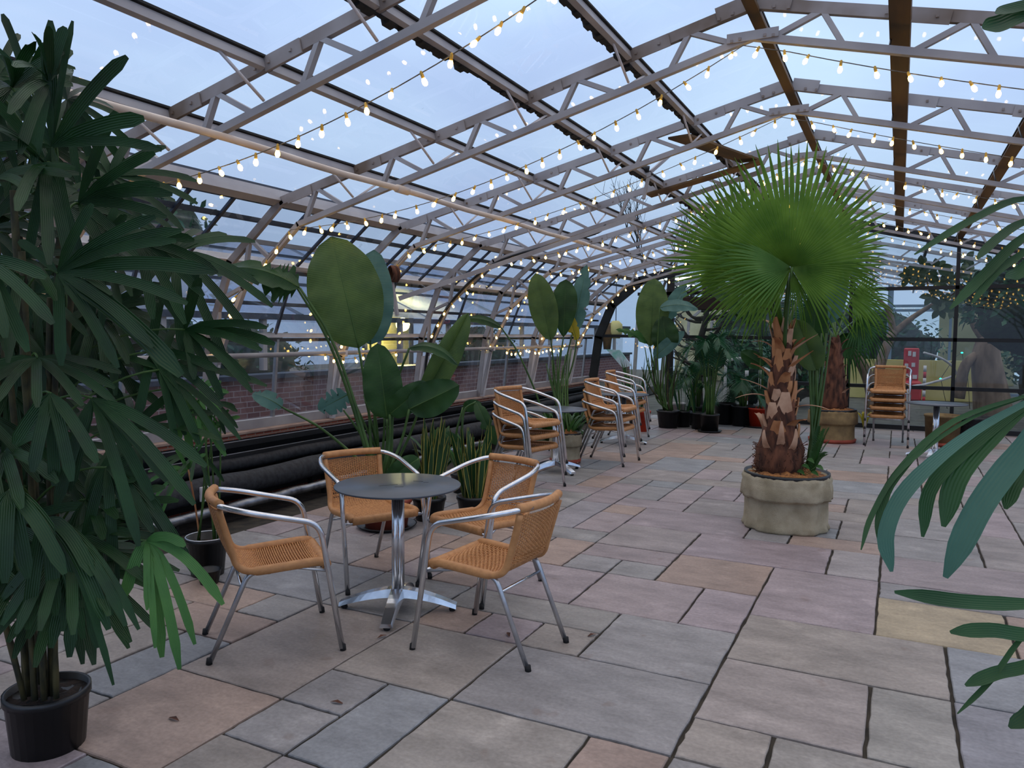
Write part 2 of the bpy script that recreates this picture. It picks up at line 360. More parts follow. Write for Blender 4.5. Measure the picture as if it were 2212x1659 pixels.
def floor_build():
    mb = MB(); rnd = random.Random(5); used = set()
    i0, i1, j0, j1 = -14, 12, -17, 33
    def put(a, b, c, d, colr):
        for i in range(a, b):
            for j in range(c, d): used.add((i, j))
        g = .0062+rnd.random()*.002
        x0, x1, y0, y1 = GX+MX*a+g, GX+MX*b-g, GY+MY*c+g, GY+MY*d-g
        x0 += rnd.uniform(-.002, .003); y1 += rnd.uniform(-.003, .002)
        e = .004; dz = rnd.uniform(-.0015, .0015)
        # slightly wandering riven edge
        def edge(p, q, n=9): return [(p[0]+(q[0]-p[0])*k/n+rnd.uniform(-.0035, .003), p[1]+(q[1]-p[1])*k/n+rnd.uniform(-.0035, .003)) for k in range(n)]
        ring = edge((x0, y0), (x1, y0))+edge((x1, y0), (x1, y1))+edge((x1, y1), (x0, y1))+edge((x0, y1), (x0, y0))
        n = len(ring); cx, cy = (x0+x1)/2, (y0+y1)/2
        top = [(px+(e if px < cx else -e), py+(e if py < cy else -e), dz) for px, py in ring]
        mid = [(px, py, dz-.004) for px, py in ring]; low = [(px, py, -.02) for px, py in ring]
        c = lin(colr); k = rnd.uniform(.93, 1.07); c = (c[0]*k, c[1]*k, c[2]*k*rnd.uniform(.98, 1.02)*.96, 1)
        fs = [tuple(range(n))]+[(n+q, n+(q+1) % n, (q+1) % n, q) for q in range(n)]+[(2*n+q, 2*n+(q+1) % n, n+(q+1) % n, n+q) for q in range(n)]
        mb.add(top+mid+low, fs, smooth=False, col=c)
    for a, b, c, d, colr in known: put(a, b, c, d, colr)
    sizes = [(2,2),(2,1),(1,2),(3,2),(2,3),(2,2),(1,1),(3,1),(1,2),(2,1),(1,3)]
    for j in range(j0, j1):
        for i in range(i0, i1):
            if (i, j) in used: continue
            ss = sizes[:]; rnd.shuffle(ss)
            for a, b in ss+[(1, 1)]:
                cells = [(i+x, j+y) for x in range(a) for y in range(b)]
                if all(q not in used and q[0] < i1 and q[1] < j1 for q in cells):
                    put(i, i+a, j, j+b, rnd.choice([PINK, GREY, BUFF, GREY, PINK, ROSE, BLUE, '#8c8484', '#8a8686'])); break
    m, nt, b, o = nm('paving'); L = nt.links
    at = nt.nodes.new('ShaderNodeAttribute'); at.attribute_name = 'tone'
    tc = nt.nodes.new('ShaderNodeTexCoord')
    mp = nt.nodes.new('ShaderNodeMapping'); mp.inputs['Scale'].default_value = (1, 2.2, 1); mp.inputs['Rotation'].default_value = (0, 0, .5); L.new(tc.outputs['Object'], mp.inputs[0])
    n = nt.nodes.new('ShaderNodeTexNoise'); n.inputs['Scale'].default_value = 2.6; n.inputs['Detail'].default_value = 8; n.inputs['Roughness'].default_value = .65; L.new(mp.outputs[0], n.inputs[0])
    r = nt.nodes.new('ShaderNodeMapRange'); r.inputs[1].default_value = .3; r.inputs[2].default_value = .7; r.inputs[3].default_value = .70; r.inputs[4].default_value = 1.26; L.new(n.outputs[0], r.inputs[0])
    ng = nt.nodes.new('ShaderNodeTexNoise'); ng.inputs['Scale'].default_value = 55; ng.inputs['Detail'].default_value = 5; L.new(tc.outputs['Object'], ng.inputs[0])
    rg = nt.nodes.new('ShaderNodeMapRange'); rg.inputs[1].default_value = .3; rg.inputs[2].default_value = .7; rg.inputs[3].default_value = .86; rg.inputs[4].default_value = 1.12; L.new(ng.outputs[0], rg.inputs[0])
    mg = nt.nodes.new('ShaderNodeMath'); mg.operation = 'MULTIPLY'; L.new(r.outputs[0], mg.inputs[0]); L.new(rg.outputs[0], mg.inputs[1])
    nw_ = nt.nodes.new('ShaderNodeTexNoise'); nw_.inputs['Scale'].default_value = 3.1; nw_.inputs['Detail'].default_value = 7; L.new(tc.outputs['Object'], nw_.inputs[0])
    rw = nt.nodes.new('ShaderNodeMapRange'); rw.inputs[1].default_value = .60; rw.inputs[2].default_value = .74; rw.inputs[3].default_value = 1; rw.inputs[4].default_value = 1.35; L.new(nw_.outputs[0], rw.inputs[0])
    mw_ = nt.nodes.new('ShaderNodeMath'); mw_.operation = 'MULTIPLY'; L.new(mg.outputs[0], mw_.inputs[0]); L.new(rw.outputs[0], mw_.inputs[1])
    mx = nt.nodes.new('ShaderNodeMix'); mx.data_type = 'RGBA'; mx.blend_type = 'MULTIPLY'; mx.inputs[0].default_value = 1
    L.new(at.outputs['Color'], mx.inputs[6]); L.new(mw_.outputs[0], mx.inputs[7])
    n3 = nt.nodes.new('ShaderNodeTexNoise'); n3.inputs['Scale'].default_value = 5; n3.inputs['Detail'].default_value = 3; L.new(tc.outputs['Object'], n3.inputs[0])
    r3 = nt.nodes.new('ShaderNodeMapRange'); r3.inputs[1].default_value = .66; r3.inputs[2].default_value = .72; r3.inputs[3].default_value = 0; r3.inputs[4].default_value = .3; L.new(n3.outputs[0], r3.inputs[0])
    mx2 = nt.nodes.new('ShaderNodeMix'); mx2.data_type = 'RGBA'; L.new(r3.outputs[0], mx2.inputs[0]); L.new(mx.outputs[2], mx2.inputs[6]); mx2.inputs[7].default_value = lin('#6d5548')
    L.new(mx2.outputs[2], b.inputs['Base Color']); b.inputs['Roughness'].default_value = .5; b.inputs['Specular IOR Level'].default_value = .35
    n2 = nt.nodes.new('ShaderNodeTexNoise'); n2.inputs['Scale'].default_value = 14; n2.inputs['Detail'].default_value = 6; L.new(mp.outputs[0], n2.inputs[0])
    bump(nt, b, n2.outputs[0], .4, .012)
    M['paving'] = m
    fl_ = struct('floor', mb, 'paving')
    g = MB().box((GX+MX*-1.5, GY+MY*8, -.032), (MX*27, MY*50, .04))
    M['grout'] = mat('mossy_joint', '#1d1a14', '#3b342a', .95, 0, 9, .4)
    obj('joint_bed', g, 'grout', parent=fl_)
    s = MB().box((-5.22, 5.9, -.052), (1.25, 17.9, .06)); M['bed'] = mat('dark_earth', '#14100e', '#2b211b', .95, 0, 14, .9)
    struct('floor', s, 'bed')
    obj('dark_back_panel', MB().box((-5.478, 6.3, .29), (.02, 16.2, .52)), 'black', label='dark back panel added over the brick below the cable tray', cat='board', origin=(-5.478, 6.3, .03))  # dark panel added to turn the brick below the tray black
floor_build()

# ============================================================ GREENHOUSE SHELL
XR = -.85
OUT = [(-5.58, .68), (-5.47, 1.53), (-5.20, 2.20), (-4.60, 2.69), (XR, 3.60)]
INN = [(-5.50, .70), (-5.35, 1.34), (-5.03, 1.96), (-4.41, 2.47), (XR, 3.385)]
TY = [-.19+1.69*k for k in range(9)]      # -.19 1.5 3.19 ... 13.33
def mir(p): return (2*XR-p[0], p[1])
def roofz(x): return 3.60-abs(x-XR)*(3.60-2.69)/3.75
PX = [-3.84, -3.10, -2.35, -1.62]         # purlins on the left slope
def truss(Y, label, mossy=True):
    t = thing('roof_truss', label, 'roof truss', (XR, Y, 3.38), group='white lattice roof trusses')
    T = lambda p, y=Y: V((p[0], y, p[1]))
    o = MB(); full = OUT+[mir(p) for p in OUT[-2::-1]]
    for a, b in zip(full, full[1:]):
        a2, b2 = T(a), T(b); d = (b2-a2).normalized(); up = V((-d.z, 0, d.x))
        o.beam(a2-d*.01-up*.022, b2+d*.01-up*.022, .036, .066, up=up)
    for p in (XR,):
        o.box((XR-.12, Y-.026, 3.56), (.2, .008, .09), Matrix.Rotation(-.237, 3, 'Y')); o.box((XR+.12, Y-.026, 3.56), (.2, .008, .09), Matrix.Rotation(.237, 3, 'Y'))
    for x in PX+[-4.52]+[2*XR-q for q in PX]:
        z = roofz(x)-.03; sg = -.237 if x < XR else .237
        o.box((x+.14, Y-.027, z+(.034 if x < XR else -.034)-.005), (.26, .008, .08), Matrix.Rotation(sg, 3, 'Y'))
    obj('outer_chord', o, 'truss_rust' if Y in (TY[3], TY[2]) else 'truss', t)
    o = MB(); full = INN+[mir(p) for p in INN[-2::-1]]
    for a, b in zip(full, full[1:]):
        a2, b2 = T(a), T(b); d = (b2-a2).normalized(); up = V((-d.z, 0, d.x))
        o.beam(a2-d*.008, b2+d*.008, .042, .042, up=up)
    o.box((XR, Y-.03, 3.385), (.3, .008, .055))
    obj('inner_chord', o, 'truss', t)
    # bolts
    bt = MB()
    for x in PX+[2*XR-q for q in PX]:
        for k in (-.05, .05, .2): bt.box((x+k, Y-.034, roofz(x+k)-.035), (.016, .012, .016))
    for k in (-.2, -.12, .12, .2): bt.box((XR+k, Y-.034, roofz(XR+k)-.04), (.018, .012, .018)); bt.box((XR+k*.6, Y-.037, 3.385-abs(k)*.1), (.016, .012, .016))
    obj('bolts', bt, 'truss_rust', t, kind='stuff')
    def inz(x): return 3.385-abs(x-XR)*(3.385-2.47)/3.56
    xs = [-4.60]+PX+[XR]; segs = []
    for s in (1, -1):
        for a, b in zip(xs, xs[1:]):
            m_ = (a+b)/2; A = T((m_, roofz(m_)-.035))
            for e in (m_-.12, m_+.28):
                B = T((e, inz(e)))
                if s < 0: A2, B2 = V((2*XR-A.x, Y, A.z)), V((2*XR-B.x, Y, B.z))
                else: A2, B2 = A, B
                segs.append((A2, B2))
        for a, b in (((-4.95, 2.38), (-4.72, 2.2)), ((-4.95, 2.38), (-5.03, 1.97)), ((-5.33, 1.86), (-5.05, 1.97)), ((-5.33, 1.86), (-5.34, 1.36)), ((-5.47, 1.5), (-5.35, 1.34))):
            A, B = T(a), T(b)
            if s < 0: A, B = V((2*XR-A.x, Y, A.z)), V((2*XR-B.x, Y, B.z))
            segs.append((A, B))
    for A, B in segs: obj('web_brace', MB().beam(A, B, .03, .035, up=(0, 1, 0)), 'truss', t)
    # plated foot of the leg
    for s in (1, -1):
        g = MB(); pr = [(-5.575, .66), (-5.50, 1.3), (-5.335, 1.3), (-5.46, .66)]
        if s < 0: pr = [mir(p) for p in pr][::-1]
        vs = [V((x, Y-.012, z)) for x, z in pr]+[V((x, Y+.012, z)) for x, z in pr]
        g.add(vs, [(0, 1, 2, 3), (7, 6, 5, 4), (0, 4, 5, 1), (1, 5, 6, 2), (2, 6, 7, 3), (3, 7, 4, 0)], smooth=False)
        obj('foot_plate', g, 'white', t)
    return t
names = ['roof truss behind the camera', 'roof truss right above the camera', 'nearest roof truss in view, crossing the top left corner', 'white roof truss arching over the dark wicker table set, second in view',
 'third roof truss in view, carrying a low row of bulbs', 'fourth roof truss in view, with a black cable along its left knee', 'fifth roof truss in view, above the first stack of chairs', 'sixth roof truss in view, above the second stack of chairs', 'last roof truss, just before the black gable frame']
for Y, n_ in zip(TY, names): truss(Y, n_)

def purlin(x, label, w=.036, h=.05, plank=0, plm='timber', moss=False, drop=.03):
    t = thing('roof_purlin', label, 'roof purlin', (x, 6.4, roofz(x)-.06), group='purlins running along the roof')
    z = roofz(x)-drop; an = -math.atan(.243) if x < XR-.01 else (math.atan(.243) if x > XR+.01 else 0)
    R = Matrix.Rotation(an, 3, 'Y')
    for a, b in zip(TY, TY[1:]+[14.62]): pass
    mb = MB()
    for a, b in zip(TY, TY[1:]+[14.6]): mb.box((x, (a+b)/2, z), (w, b-a-.05, h), R)
    obj('rail', mb, 'truss', t)
    obj('seal_strip', MB().box((x, 6.4, z+h/2+.012), (w*1.3, 16.3, .014), R), 'moss', t)
    if plank: obj('plank', MB().box((x+R.col[0][0]*0, 7.2, z-h/2-.014), (plank, 14.8, .024), R), plm, t)
    if moss:
        mb = MB(); rr = random.Random(int(x*100)); y = .5
        while y < 13.9:
            wd = rr.uniform(.02, .055); mb.box((x-w*.5-wd*.4, y, z-.02+rr.uniform(-.01, .01)), (wd, .07, rr.uniform(.02, .05)), R); y += .06
        obj('moss_fringe', mb, 'moss', t)
for x, l, k in zip(PX, ['lowest purlin of the left roof slope', 'second purlin up the left roof slope', 'third purlin up the left roof slope', 'fourth purlin up the left roof slope, next to the ridge'], (0, 0, 1, 1)):
    purlin(x, l, moss=bool(k), plank=0)
purlin(XR, 'brown and white ridge beam at the top of the roof', w=.03, plank=.07, drop=.03)
purlin(-.06, 'broad brown stained beam just right of the ridge', w=.04, plank=.11)
purlin(.78, 'brown stained beam second right of the ridge', w=.04, plank=.09)
purlin(1.55, 'third purlin down the right roof slope')
purlin(2.2, 'lowest purlin of the right roof slope')
# eave rails, gutter bars, glazing bars
def rail(name, x, z, w, h, m, label, cat, y0=-1.9, y1=14.55, rot=0):
    return obj(name, MB().box((x, (y0+y1)/2, z), (w, y1-y0, h), Matrix.Rotation(rot, 3, 'Y')), m, label=label, cat=cat, origin=(x, 6, z))
rail('eave_rail', -4.64, 2.70, .09, .10, 'truss', 'white eave rail where the left roof slope begins', 'rail', rot=-.4)
rail('eave_rail', -4.71, 2.72, .03, .16, 'navy', 'dark strip outside the white left eave rail', 'rail')
rail('glazing_rail', -5.245, 2.225, .07, .07, 'white', 'white rail below the curved left eave panes', 'rail', rot=-.6)
rail('glazing_rail', -5.285, 2.17, .05, .05, 'black', 'black rail right under the white rail of the left eave', 'rail')
rail('glazing_rail', -5.515, 1.56, .06, .045, 'white', 'white sill rail at eye height along the left glass', 'rail')
rail('glazing_rail', -5.53, 1.515, .05, .035, 'black', 'black rail under the white eye-height sill rail', 'rail')
rail('glazing_rail', -5.40, 1.86, .03, .035, 'navy', 'thin dark bar across the leaning left panes', 'rail')
for k, (x, z) in enumerate([(-4.86, 2.53), (-5.05, 2.38)]):
    rail('glazing_rail', x, z, .03, .04, 'navy' if k == 0 else 'truss', ['upper thin dark bar in the left eave panes', 'lower thin grey bar in the left eave panes'][k], 'rail')
for k, Y in enumerate(TY[1:]):
    for dy in (.42, .85, 1.27):
        if Y+dy > 14: continue
        b = MB(); b.beam((-4.66, Y+dy, 2.66), (-5.24, Y+dy, 2.2), .022, .03, up=(0, 1, 0)); (dy == .85) and b.beam((-5.24, Y+dy, 2.2), (-5.5, Y+dy, 1.56), .022, .03, up=(0, 1, 0))
        obj('glazing_bar', b, 'navy', label='thin bar dividing the bent panes of the left eave', cat='glazing bar', group='glazing bars of the left eave', origin=(-5.2, Y+dy, 2.2))
# fly braces from purlin to inner chord, at every truss
fb = 0
for Y in TY[2:]:
    for x in PX:
        for s in (-1, 1):
            zt = roofz(x)-.048; zi = 3.385-abs(x-XR)*.257+.03
            obj('purlin_stay', MB().tube([(x, Y+s*.33, zt), (x, Y+s*.02, zi)], .009, 6), 'white', label='thin white stay between a left purlin and a truss', cat='stay', group='purlin stays', origin=(x, Y, zi))
    for x in (-.06, .78, 1.55):
        zt = roofz(x)-.05; zi = 3.385-abs(x-XR)*.257+.03
        obj('purlin_stay', MB().tube([(x-.05, Y+.3, zt), (x-.05, Y+.02, zi)], .006, 6), 'black', label='thin dark stay between a right hand beam and a truss', cat='stay', group='dark purlin stays', origin=(x, Y, zi))
# glass
def sheet(pts, th=.004):
    mb = MB(); pts = [V(p) for p in pts]; mb.add(pts, [(0, 1, 2, 3)], smooth=False); return mb
Y0, Y1 = -1.9, 14.6
mb = MB()
for s in (0, 1):
    a, b = (OUT[3], OUT[4]); 
    if s: a, b = mir(a), mir(b)
    mb.add([(a[0], Y0, a[1]+.03), (b[0], Y0, b[1]+.03), (b[0], Y1, b[1]+.03), (a[0], Y1, a[1]+.03)], [(0, 1, 2, 3)], smooth=False)
struct('ceiling', mb, 'glass_roof')
for k, (a, b) in enumerate(zip(OUT[:3], OUT[1:4])):
    for s in (0, 1):
        c, d = (mir(a), mir(b)) if s else (a, b); e = .03 if s else -.03
        mb = MB().add([(c[0]+e, Y0, c[1]), (d[0]+e, Y0, d[1]), (d[0]+e, Y1, d[1]), (c[0]+e, Y1, c[1])], [(0, 1, 2, 3)], smooth=False)
        struct('window_%d' % (k*2+s+1), mb, 'glass')
# vertical posts of the low glazing, and its bottom frame
for k, Y in enumerate(TY[1:]):
    for dy in (.12, .9):
        if Y+dy < 14.3: obj('glazing_post', MB().beam((-5.6, Y+dy, .68), (-5.52, Y+dy, 1.52), .035, .03, up=(0, 1, 0)), 'alu2', label='slim grey post in the low left glazing', cat='post', group='posts of the low left glazing', origin=(-5.56, Y+dy, .68))
rail('glazing_sill', -5.585, .70, .05, .09, 'truss', 'grey bottom frame of the low left glazing', 'sill')
# brick curb
for s in (1, -1):
    xc = -5.62 if s > 0 else 2*XR+5.62
    w = struct('wall_left' if s > 0 else 'wall_right', MB().box((xc, 6.35, .315), (.26, 16.5, .63)), 'brick')
    obj('coping', MB().box((xc, 6.35, .64), (.29, 16.5, .03), bev=.006), 'curbtop', parent=w)
# scattered service runs in the bed
obj('cable_tray', MB().box((-5.42, 6.3, .555), (.11, 16.2, .03)).box((-5.365, 6.3, .575), (.006, 16.2, .03)).box((-5.475, 6.3, .575), (.006, 16.2, .03)), 'black', label='long black cable tray directly below the brick curb', cat='cable tray', origin=(-5.42, 6.3, .55))
obj('cable_tray', MB().box((-5.33, 6.3, .47), (.09, 16.2, .03)).box((-5.283, 6.3, .487), (.005, 16.2, .024)), 'black', label='lower black rail above the thick lagged pipes', cat='cable tray', origin=(-5.33, 6.3, .47))
for zz, xx in ((.595, -5.362), (.503, -5.281)): obj('tray_highlight', MB().box((xx, 6.3, zz), (.008, 16.2, .006)), 'alu2', label='highlight on the %s edge of the black tray, made as a pale strip' % ('upper' if zz > .55 else 'lower'), cat='edge strip', origin=(xx, 6.3, zz))  # pale metal strips stand in for the highlights along the black rails
for x, z, r, m, l in ((-5.30, .41, .06, 'lag', 'upper pipe in black lagging along the left bed'), (-5.13, .27, .10, 'lag', 'lower thick pipe in black lagging along the left bed')):
    t = thing('heating_pipe', l, 'pipe', (x, 6, z))
    pts = [(x, -1.8+.4*k, z+.008*math.sin(k*1.7)) for k in range(41)]
    for q in range(7): obj('stand', MB().box((x, -.6+2.2*q, (z-r)/2-.012), (.05, .03, z-r+.03)), 'black', t)
    obj('lagging', MB().tube(pts, [r*(1+.04*math.sin(k*2.1)) for k in range(41)], 14), m, t)
t = thing('heating_pipe', 'shiny foil wrapped pipe lowest in the left bed', 'pipe', (-4.98, 6, .115))
pts = [(-4.98, -1.8+.2*k, .115+.004*math.sin(k*2.3)) for k in range(81)]
for q in range(7): obj('stand', MB().box((-4.98, -.3+2.2*q, .03), (.04, .03, .10)), 'black', t)
obj('foil', MB().tube(pts, [.042*(1+.07*math.sin(k*3.7)) for k in range(81)], 12), 'chrome', t)
obj('pipe_bracket', MB().box((-5.02, 4.42, .27), (.03, .09, .12), bev=.004), 'white', label='pale metal bracket clamped on the lower lagged pipe', cat='bracket', origin=(-5.02, 4.42, .2))
# pipe rail along the legs, upper white pipe
t = thing('handrail_pipe', 'grey white pipe along the left legs at waist height', 'pipe', (-5.33, 7.5, 1.37))
obj('tube', MB().tube([(-5.31, y, 1.375) for y in (-1.5, 4, 9, 13.45)], .024, 10), 'truss', t)
for Y in TY[2:]: obj('clip', MB().box((-5.32, Y, 1.37), (.07, .05, .07), bev=.01), 'white', t)
t = thing('conduit_pipe', 'cream pipe running under the left side of the trusses', 'pipe', (-3.33, 7, 2.65))
obj('tube', MB().tube([(-3.33, y, 2.655-.012*math.sin((y+.19)/1.69*PI)**2) for y in [k*.33-1.5 for k in range(34)]], .021, 10), 'pipe', t)
obj('coupling', MB().tube([(-3.33, 4.72, 2.652), (-3.33, 4.86, 2.652)], .03, 12), 'pipe', t)
# black cable up the left knee of the fourth truss in view
Yk = TY[5]
obj('cable', MB().tube(catmull([(-5.38, Yk-.05, .75), (-5.31, Yk-.05, 1.4), (-5.0, Yk-.05, 1.95), (-4.40, Yk-.05, 2.42), (-3.6, Yk-.06, 2.62), (-3.1, Yk-.06, 2.72), (-2.95, Yk-.1, 2.8)], 6), .017, 7), 'black', label='thick black cable curving along the left knee of a truss', cat='cable', origin=(-4.4, Yk, 2.4))
# slanting tie bar with a hanging end, and a coiled reel
A = P(862, 645, 7.4); B = P(1372, 470, 8.2)
t = thing('tie_bar', 'long grey flat bar slanting up from a hanging rod, left of centre', 'bar', tuple(A))
obj('bar', MB().beam(A, B, .03, .045), 'truss', t)
obj('hanger', MB().beam(P(845, 600, 7.4), P(858, 682, 7.4), .03, .03, up=(0, 1, 0)), 'truss', t)
mb = MB(); cc = P(851, 592, 7.35)
mb.tube([cc+V((math.cos(a)*.035, -.06+.12*k/60, math.sin(a)*.075)) for k in range(61) for a in [k*.7]], .008, 5)
obj('reel', mb, 'trunk', label='small brown coiled reel hanging from the slanting bar', cat='reel', origin=tuple(cc))
# roof vent planks near the ridge between the fourth and fifth truss
mb = MB().beam((-1.75, 6.62, 3.29), (-1.42, 8.2, 3.37), .2, .02)
obj('vent_board', mb, 'timber', label='brown board running lengthwise above the fan palm, left of ridge', cat='board', origin=(-1.6, 7.4, 3.3))
mb = MB().beam((-2.45, 8.1, 3.08), (-1.3, 8.1, 3.33), .18, .02)
obj('vent_board', mb, 'timber', label='brown board laid across between two purlins left of the fan palm', cat='board', origin=(-1.9, 8.1, 3.2))
t = thing('vent_motor_arm', 'grey crank arm with a small black end near a bright bulb', 'arm', tuple(P(1395, 372, 7.7)))
obj('arm', MB().beam(P(1456, 327, 7.9), P(1405, 372, 7.7), .03, .03).beam(P(1403, 372, 7.7), P(1390, 430, 7.7), .03, .03, up=(0, 1, 0)), 'truss', t)
obj('motor', MB().tube([P(1388, 364, 7.7), P(1402, 366, 7.7)], .035, 10), 'black', t)

# ---- black gable frame with glass, Y = 14.6
GYY = 14.62
def gb(name, segs, w=.07, label=None):
    mb = MB()
    for a, b in segs: mb.beam((a[0], GYY, a[1]), (b[0], GYY, b[1]), .06, w, up=(0, 1, 0) if abs(a[0]-b[0]) < .05 else (0, 0, 1))
    return struct(name, mb, 'black')
prof = [(-5.52, .66), (-5.40, 1.53), (-5.13, 2.18), (-4.55, 2.64), (XR, 3.54)]
full = prof+[mir(p) for p in prof[-2::-1]]
mb = MB()
for a, b in zip(full, full[1:]):
    a2, b2 = V((a[0], GYY, a[1])), V((b[0], GYY, b[1])); d = (b2-a2).normalized(); up = V((-d.z, 0, d.x))
    mb.beam(a2-d*.02, b2+d*.02, .08, .16, up=up)
struct('trim_1', mb, 'black')
gb('trim_2', [((-5.3, 1.56), (3.7, 1.54))], .06)
gb('trim_3', [((-2.0, .74), (3.7, .74))], .06)
gb('trim_4', [((-4.6, 2.38), (3.0, 2.42))], .06)
gb('trim_5', [((-3.9, .05), (3.7, .05))], .08)
for k, x in enumerate((-3.95, -2.05, -.77, .82, 2.4)):
    struct('trim_%d' % (6+k), MB().box((x, GYY, 1.45 if k == 0 else 1.6), (.14 if k == 0 else .055, .06, 2.8 if k == 0 else 3.0)), 'black')
mb = MB(); fp = [V((x, GYY+.02, z)) for x, z in [(-5.5, .05)]+prof+[mir(p) for p in prof[-2::-1]]+[(3.8, .05)]]
mb.add(fp, [tuple(range(len(fp)))], smooth=False); struct('wall_back', mb, 'glass_g')
# dark fascia board hung inside the gable
obj('fascia_board', MB().box((-2.9, 14.45, 2.18), (1.75, .12, .24), bev=.01), 'timber', label='dark brown boxed beam in the gable left of the fan palm', cat='beam', origin=(-2.9, 14.45, 2.18))
fb_ = bpy.data.objects['fascia_board']; fb_.data.materials[0] = mat('dark_beam', '#1c0f0c', '#2c1813', .8, 0, 4)
for x in (-3.5, -2.2): obj('hanger', MB().box((x, 14.47, 2.36), (.04, .2, .3)), 'black', parent=fb_, origin=(x, 14.45, 2.3))

# ============================================================ CHAIRS
def chair_surface(u, v):
    """u -1..1 across, v 0..1 from front edge of the seat to top of the back"""
    prof = [(.235, .432), (.20, .447), (.05, .440), (-.08, .432), (-.145, .437), (-.185, .465), (-.205, .52), (-.245, .66), (-.275, .775)]
    n = len(prof)-1; f = v*n; i = min(int(f), n-1); t = f-i
    q = [V((a, 0, b)) for a, b in prof]; q = [q[0]*2-q[1]]+q+[q[-1]*2-q[-2]]
    a, b, c, d = q[i:i+4]
    p = .5*((2*b)+(c-a)*t+(2*a-5*b+4*c-d)*t*t+(3*b-a-3*c+d)*t**3)
    wd = .222-.02*min(1, v*1.8) if v < .55 else .202-.012*math.sin((v-.55)/.45*PI)
    dish = .018*(1-u*u)
    if v < .5: p.z -= dish*math.sin(min(1, v/.5)*PI)*.7
    else: p.x += -.035*(1-u*u)*min(1, (v-.5)*3)
    return V((p.x, u*wd, p.z))
def snorm(u, v):
    e = .01; a = chair_surface(u, min(1, v+e))-chair_surface(u, max(0, v-e)); b = chair_surface(u+e, v)-chair_surface(u-e, v)
    return b.cross(a).normalized()
def weave(v0, v1, rows, cols, r, amp, gap=None):
    mb = MB(); N = cols*2
    for k in range(rows):
        v = v0+(v1-v0)*(k+.5)/rows
        if gap and k in gap: continue
        pts = []
        for j in range(N+1):
            u = -1+2*j/N; s = math.sin(j*PI/2*1+(PI/2 if k % 2 else 0)+PI/4)
            pts.append(chair_surface(u, v)+snorm(u, v)*amp*(1 if (j//2+k) % 2 else -1)*(1 if j % 2 else 0))
        mb.tube(pts, r, 4, caps=False)
    return mb
def make_chair(label, group):
    t = thing('wicker_chair', label, 'chair', group=group, local=True)
    for s in (1, -1):
        # one tube: front foot, bend, arm, back corner
        pts = fillet([(.30, .285*s, .012), (.195, .278*s, .655), (-.13, .282*s, .735), (-.255, .235*s, .765), (-.292, .13*s, .772)], .075, 6)
        obj('armrest', MB().tube(pts, .0148, 10), 'alu', t)
        pts = fillet([(-.03, .19*s, .415), (-.135, .20*s, .425), (-.315, .20*s, .012)], .05, 5)
        obj('rear_leg', MB().tube(pts, .0125, 10), 'alu2', t)
        for x, y in ((.302, .285*s), (-.317, .20*s)):
            obj('foot_cap', MB().tube([(x+(.003 if x > 0 else -.004), y, 0), (x, y, .028)], .0155, 10), 'rubber', t)
    obj('stretcher', MB().tube([(.232, -.277, .415), (.232, .277, .415)], .008, 8), 'alu', t)
    obj('stretcher', MB().tube([(-.165, -.20, .355), (-.165, .20, .355)], .008, 8), 'alu', t)
    for s in (1, -1):
        obj('seat_rail', MB().tube([(.235, .275*s, .412), (.1, .20*s, .422), (-.10, .195*s, .422)], .008, 8), 'alu2', t)
    # seat: woven field on a thin ground, rolled border
    g = MB(); nu, nv = 10, 16
    vs = [chair_surface(-1+2*i/nu, j/nv*.5)-V((0, 0, .006)) for j in range(nv+1) for i in range(nu+1)]
    g.add(vs, [(j*(nu+1)+i, j*(nu+1)+i+1, (j+1)*(nu+1)+i+1, (j+1)*(nu+1)+i) for j in range(nv) for i in range(nu)])
    w = weave(.03, .5, 46, 22, .0045, .0028)
    obj('seat', w, 'rattan', t); obj('seat_ground', g, 'rattan', t)
    mb = weave(.50, .96, 54, 24, .0037, .003, gap=(23, 24, 28, 29))
    for j in range(25):                                   # upright stakes of the back
        u = -.96+1.92*j/24
        mb.tube([chair_surface(u, .5+.46*q/12) for q in range(13)], .0038, 4, caps=False)
    # little braid in the middle of the back
    for k in range(2):
        for j in range(6):
            u = -.42+.14*j+.07*k; mb.tube([chair_surface(u-.07, .715+.028*k)+V((.004, 0, 0)), chair_surface(u, .728+.028*k)+V((.008, 0, 0)), chair_surface(u+.07, .715+.028*k)+V((.004, 0, 0))], .005, 5)
    obj('backrest', mb, 'rattan', t)
    bd = MB(); path = [chair_surface(-1, v/30) for v in range(0, 30)]
    rl_ = [.024 if v < 13 else .018 for v in range(30)]; bd.tube(path, rl_, 8); bd.tube([chair_surface(1, v/30) for v in range(0, 30)], rl_, 8)
    bd.tube([chair_surface(-1+2*k/14, 0)+V((0, 0, -.002)) for k in range(15)], .027, 9)
    bd.tube([V((-.262-.035*(1-(k/7-1)**2), (-.205+.41*k/14), .774)) for k in range(15)], .023, 10)
    obj('rolled_edge', bd, 'rattan_b', t)
    return t
chair0 = make_chair('wicker chair left of the dark table, its back against the lady palm', 'wicker chairs around the near table')
def place(o, x, y, deg, z=0, tilt=0):
    o.location = (x, y, z); o.rotation_euler = (0, tilt, math.radians(deg)); return o
def mid(fr, rr): return None
place(chair0, -2.86, 2.94, 51)
def newchair(x, y, deg, label, group, z=0):
    c = copy_tree(chair0); c['label'] = label; c['group'] = group; place(c, x, y, deg, z); return c
G1 = 'wicker chairs around the near table'
newchair(-1.82, 3.43, 176, 'wicker chair nearest the camera on the right side of the table, seen from behind', G1)
newchair(-3.08, 4.05, -28, 'wicker chair behind the table on the left, facing the camera', G1)
newchair(-2.30, 4.20, -106, 'wicker chair behind the table on the right, woven back towards the pipes', G1)
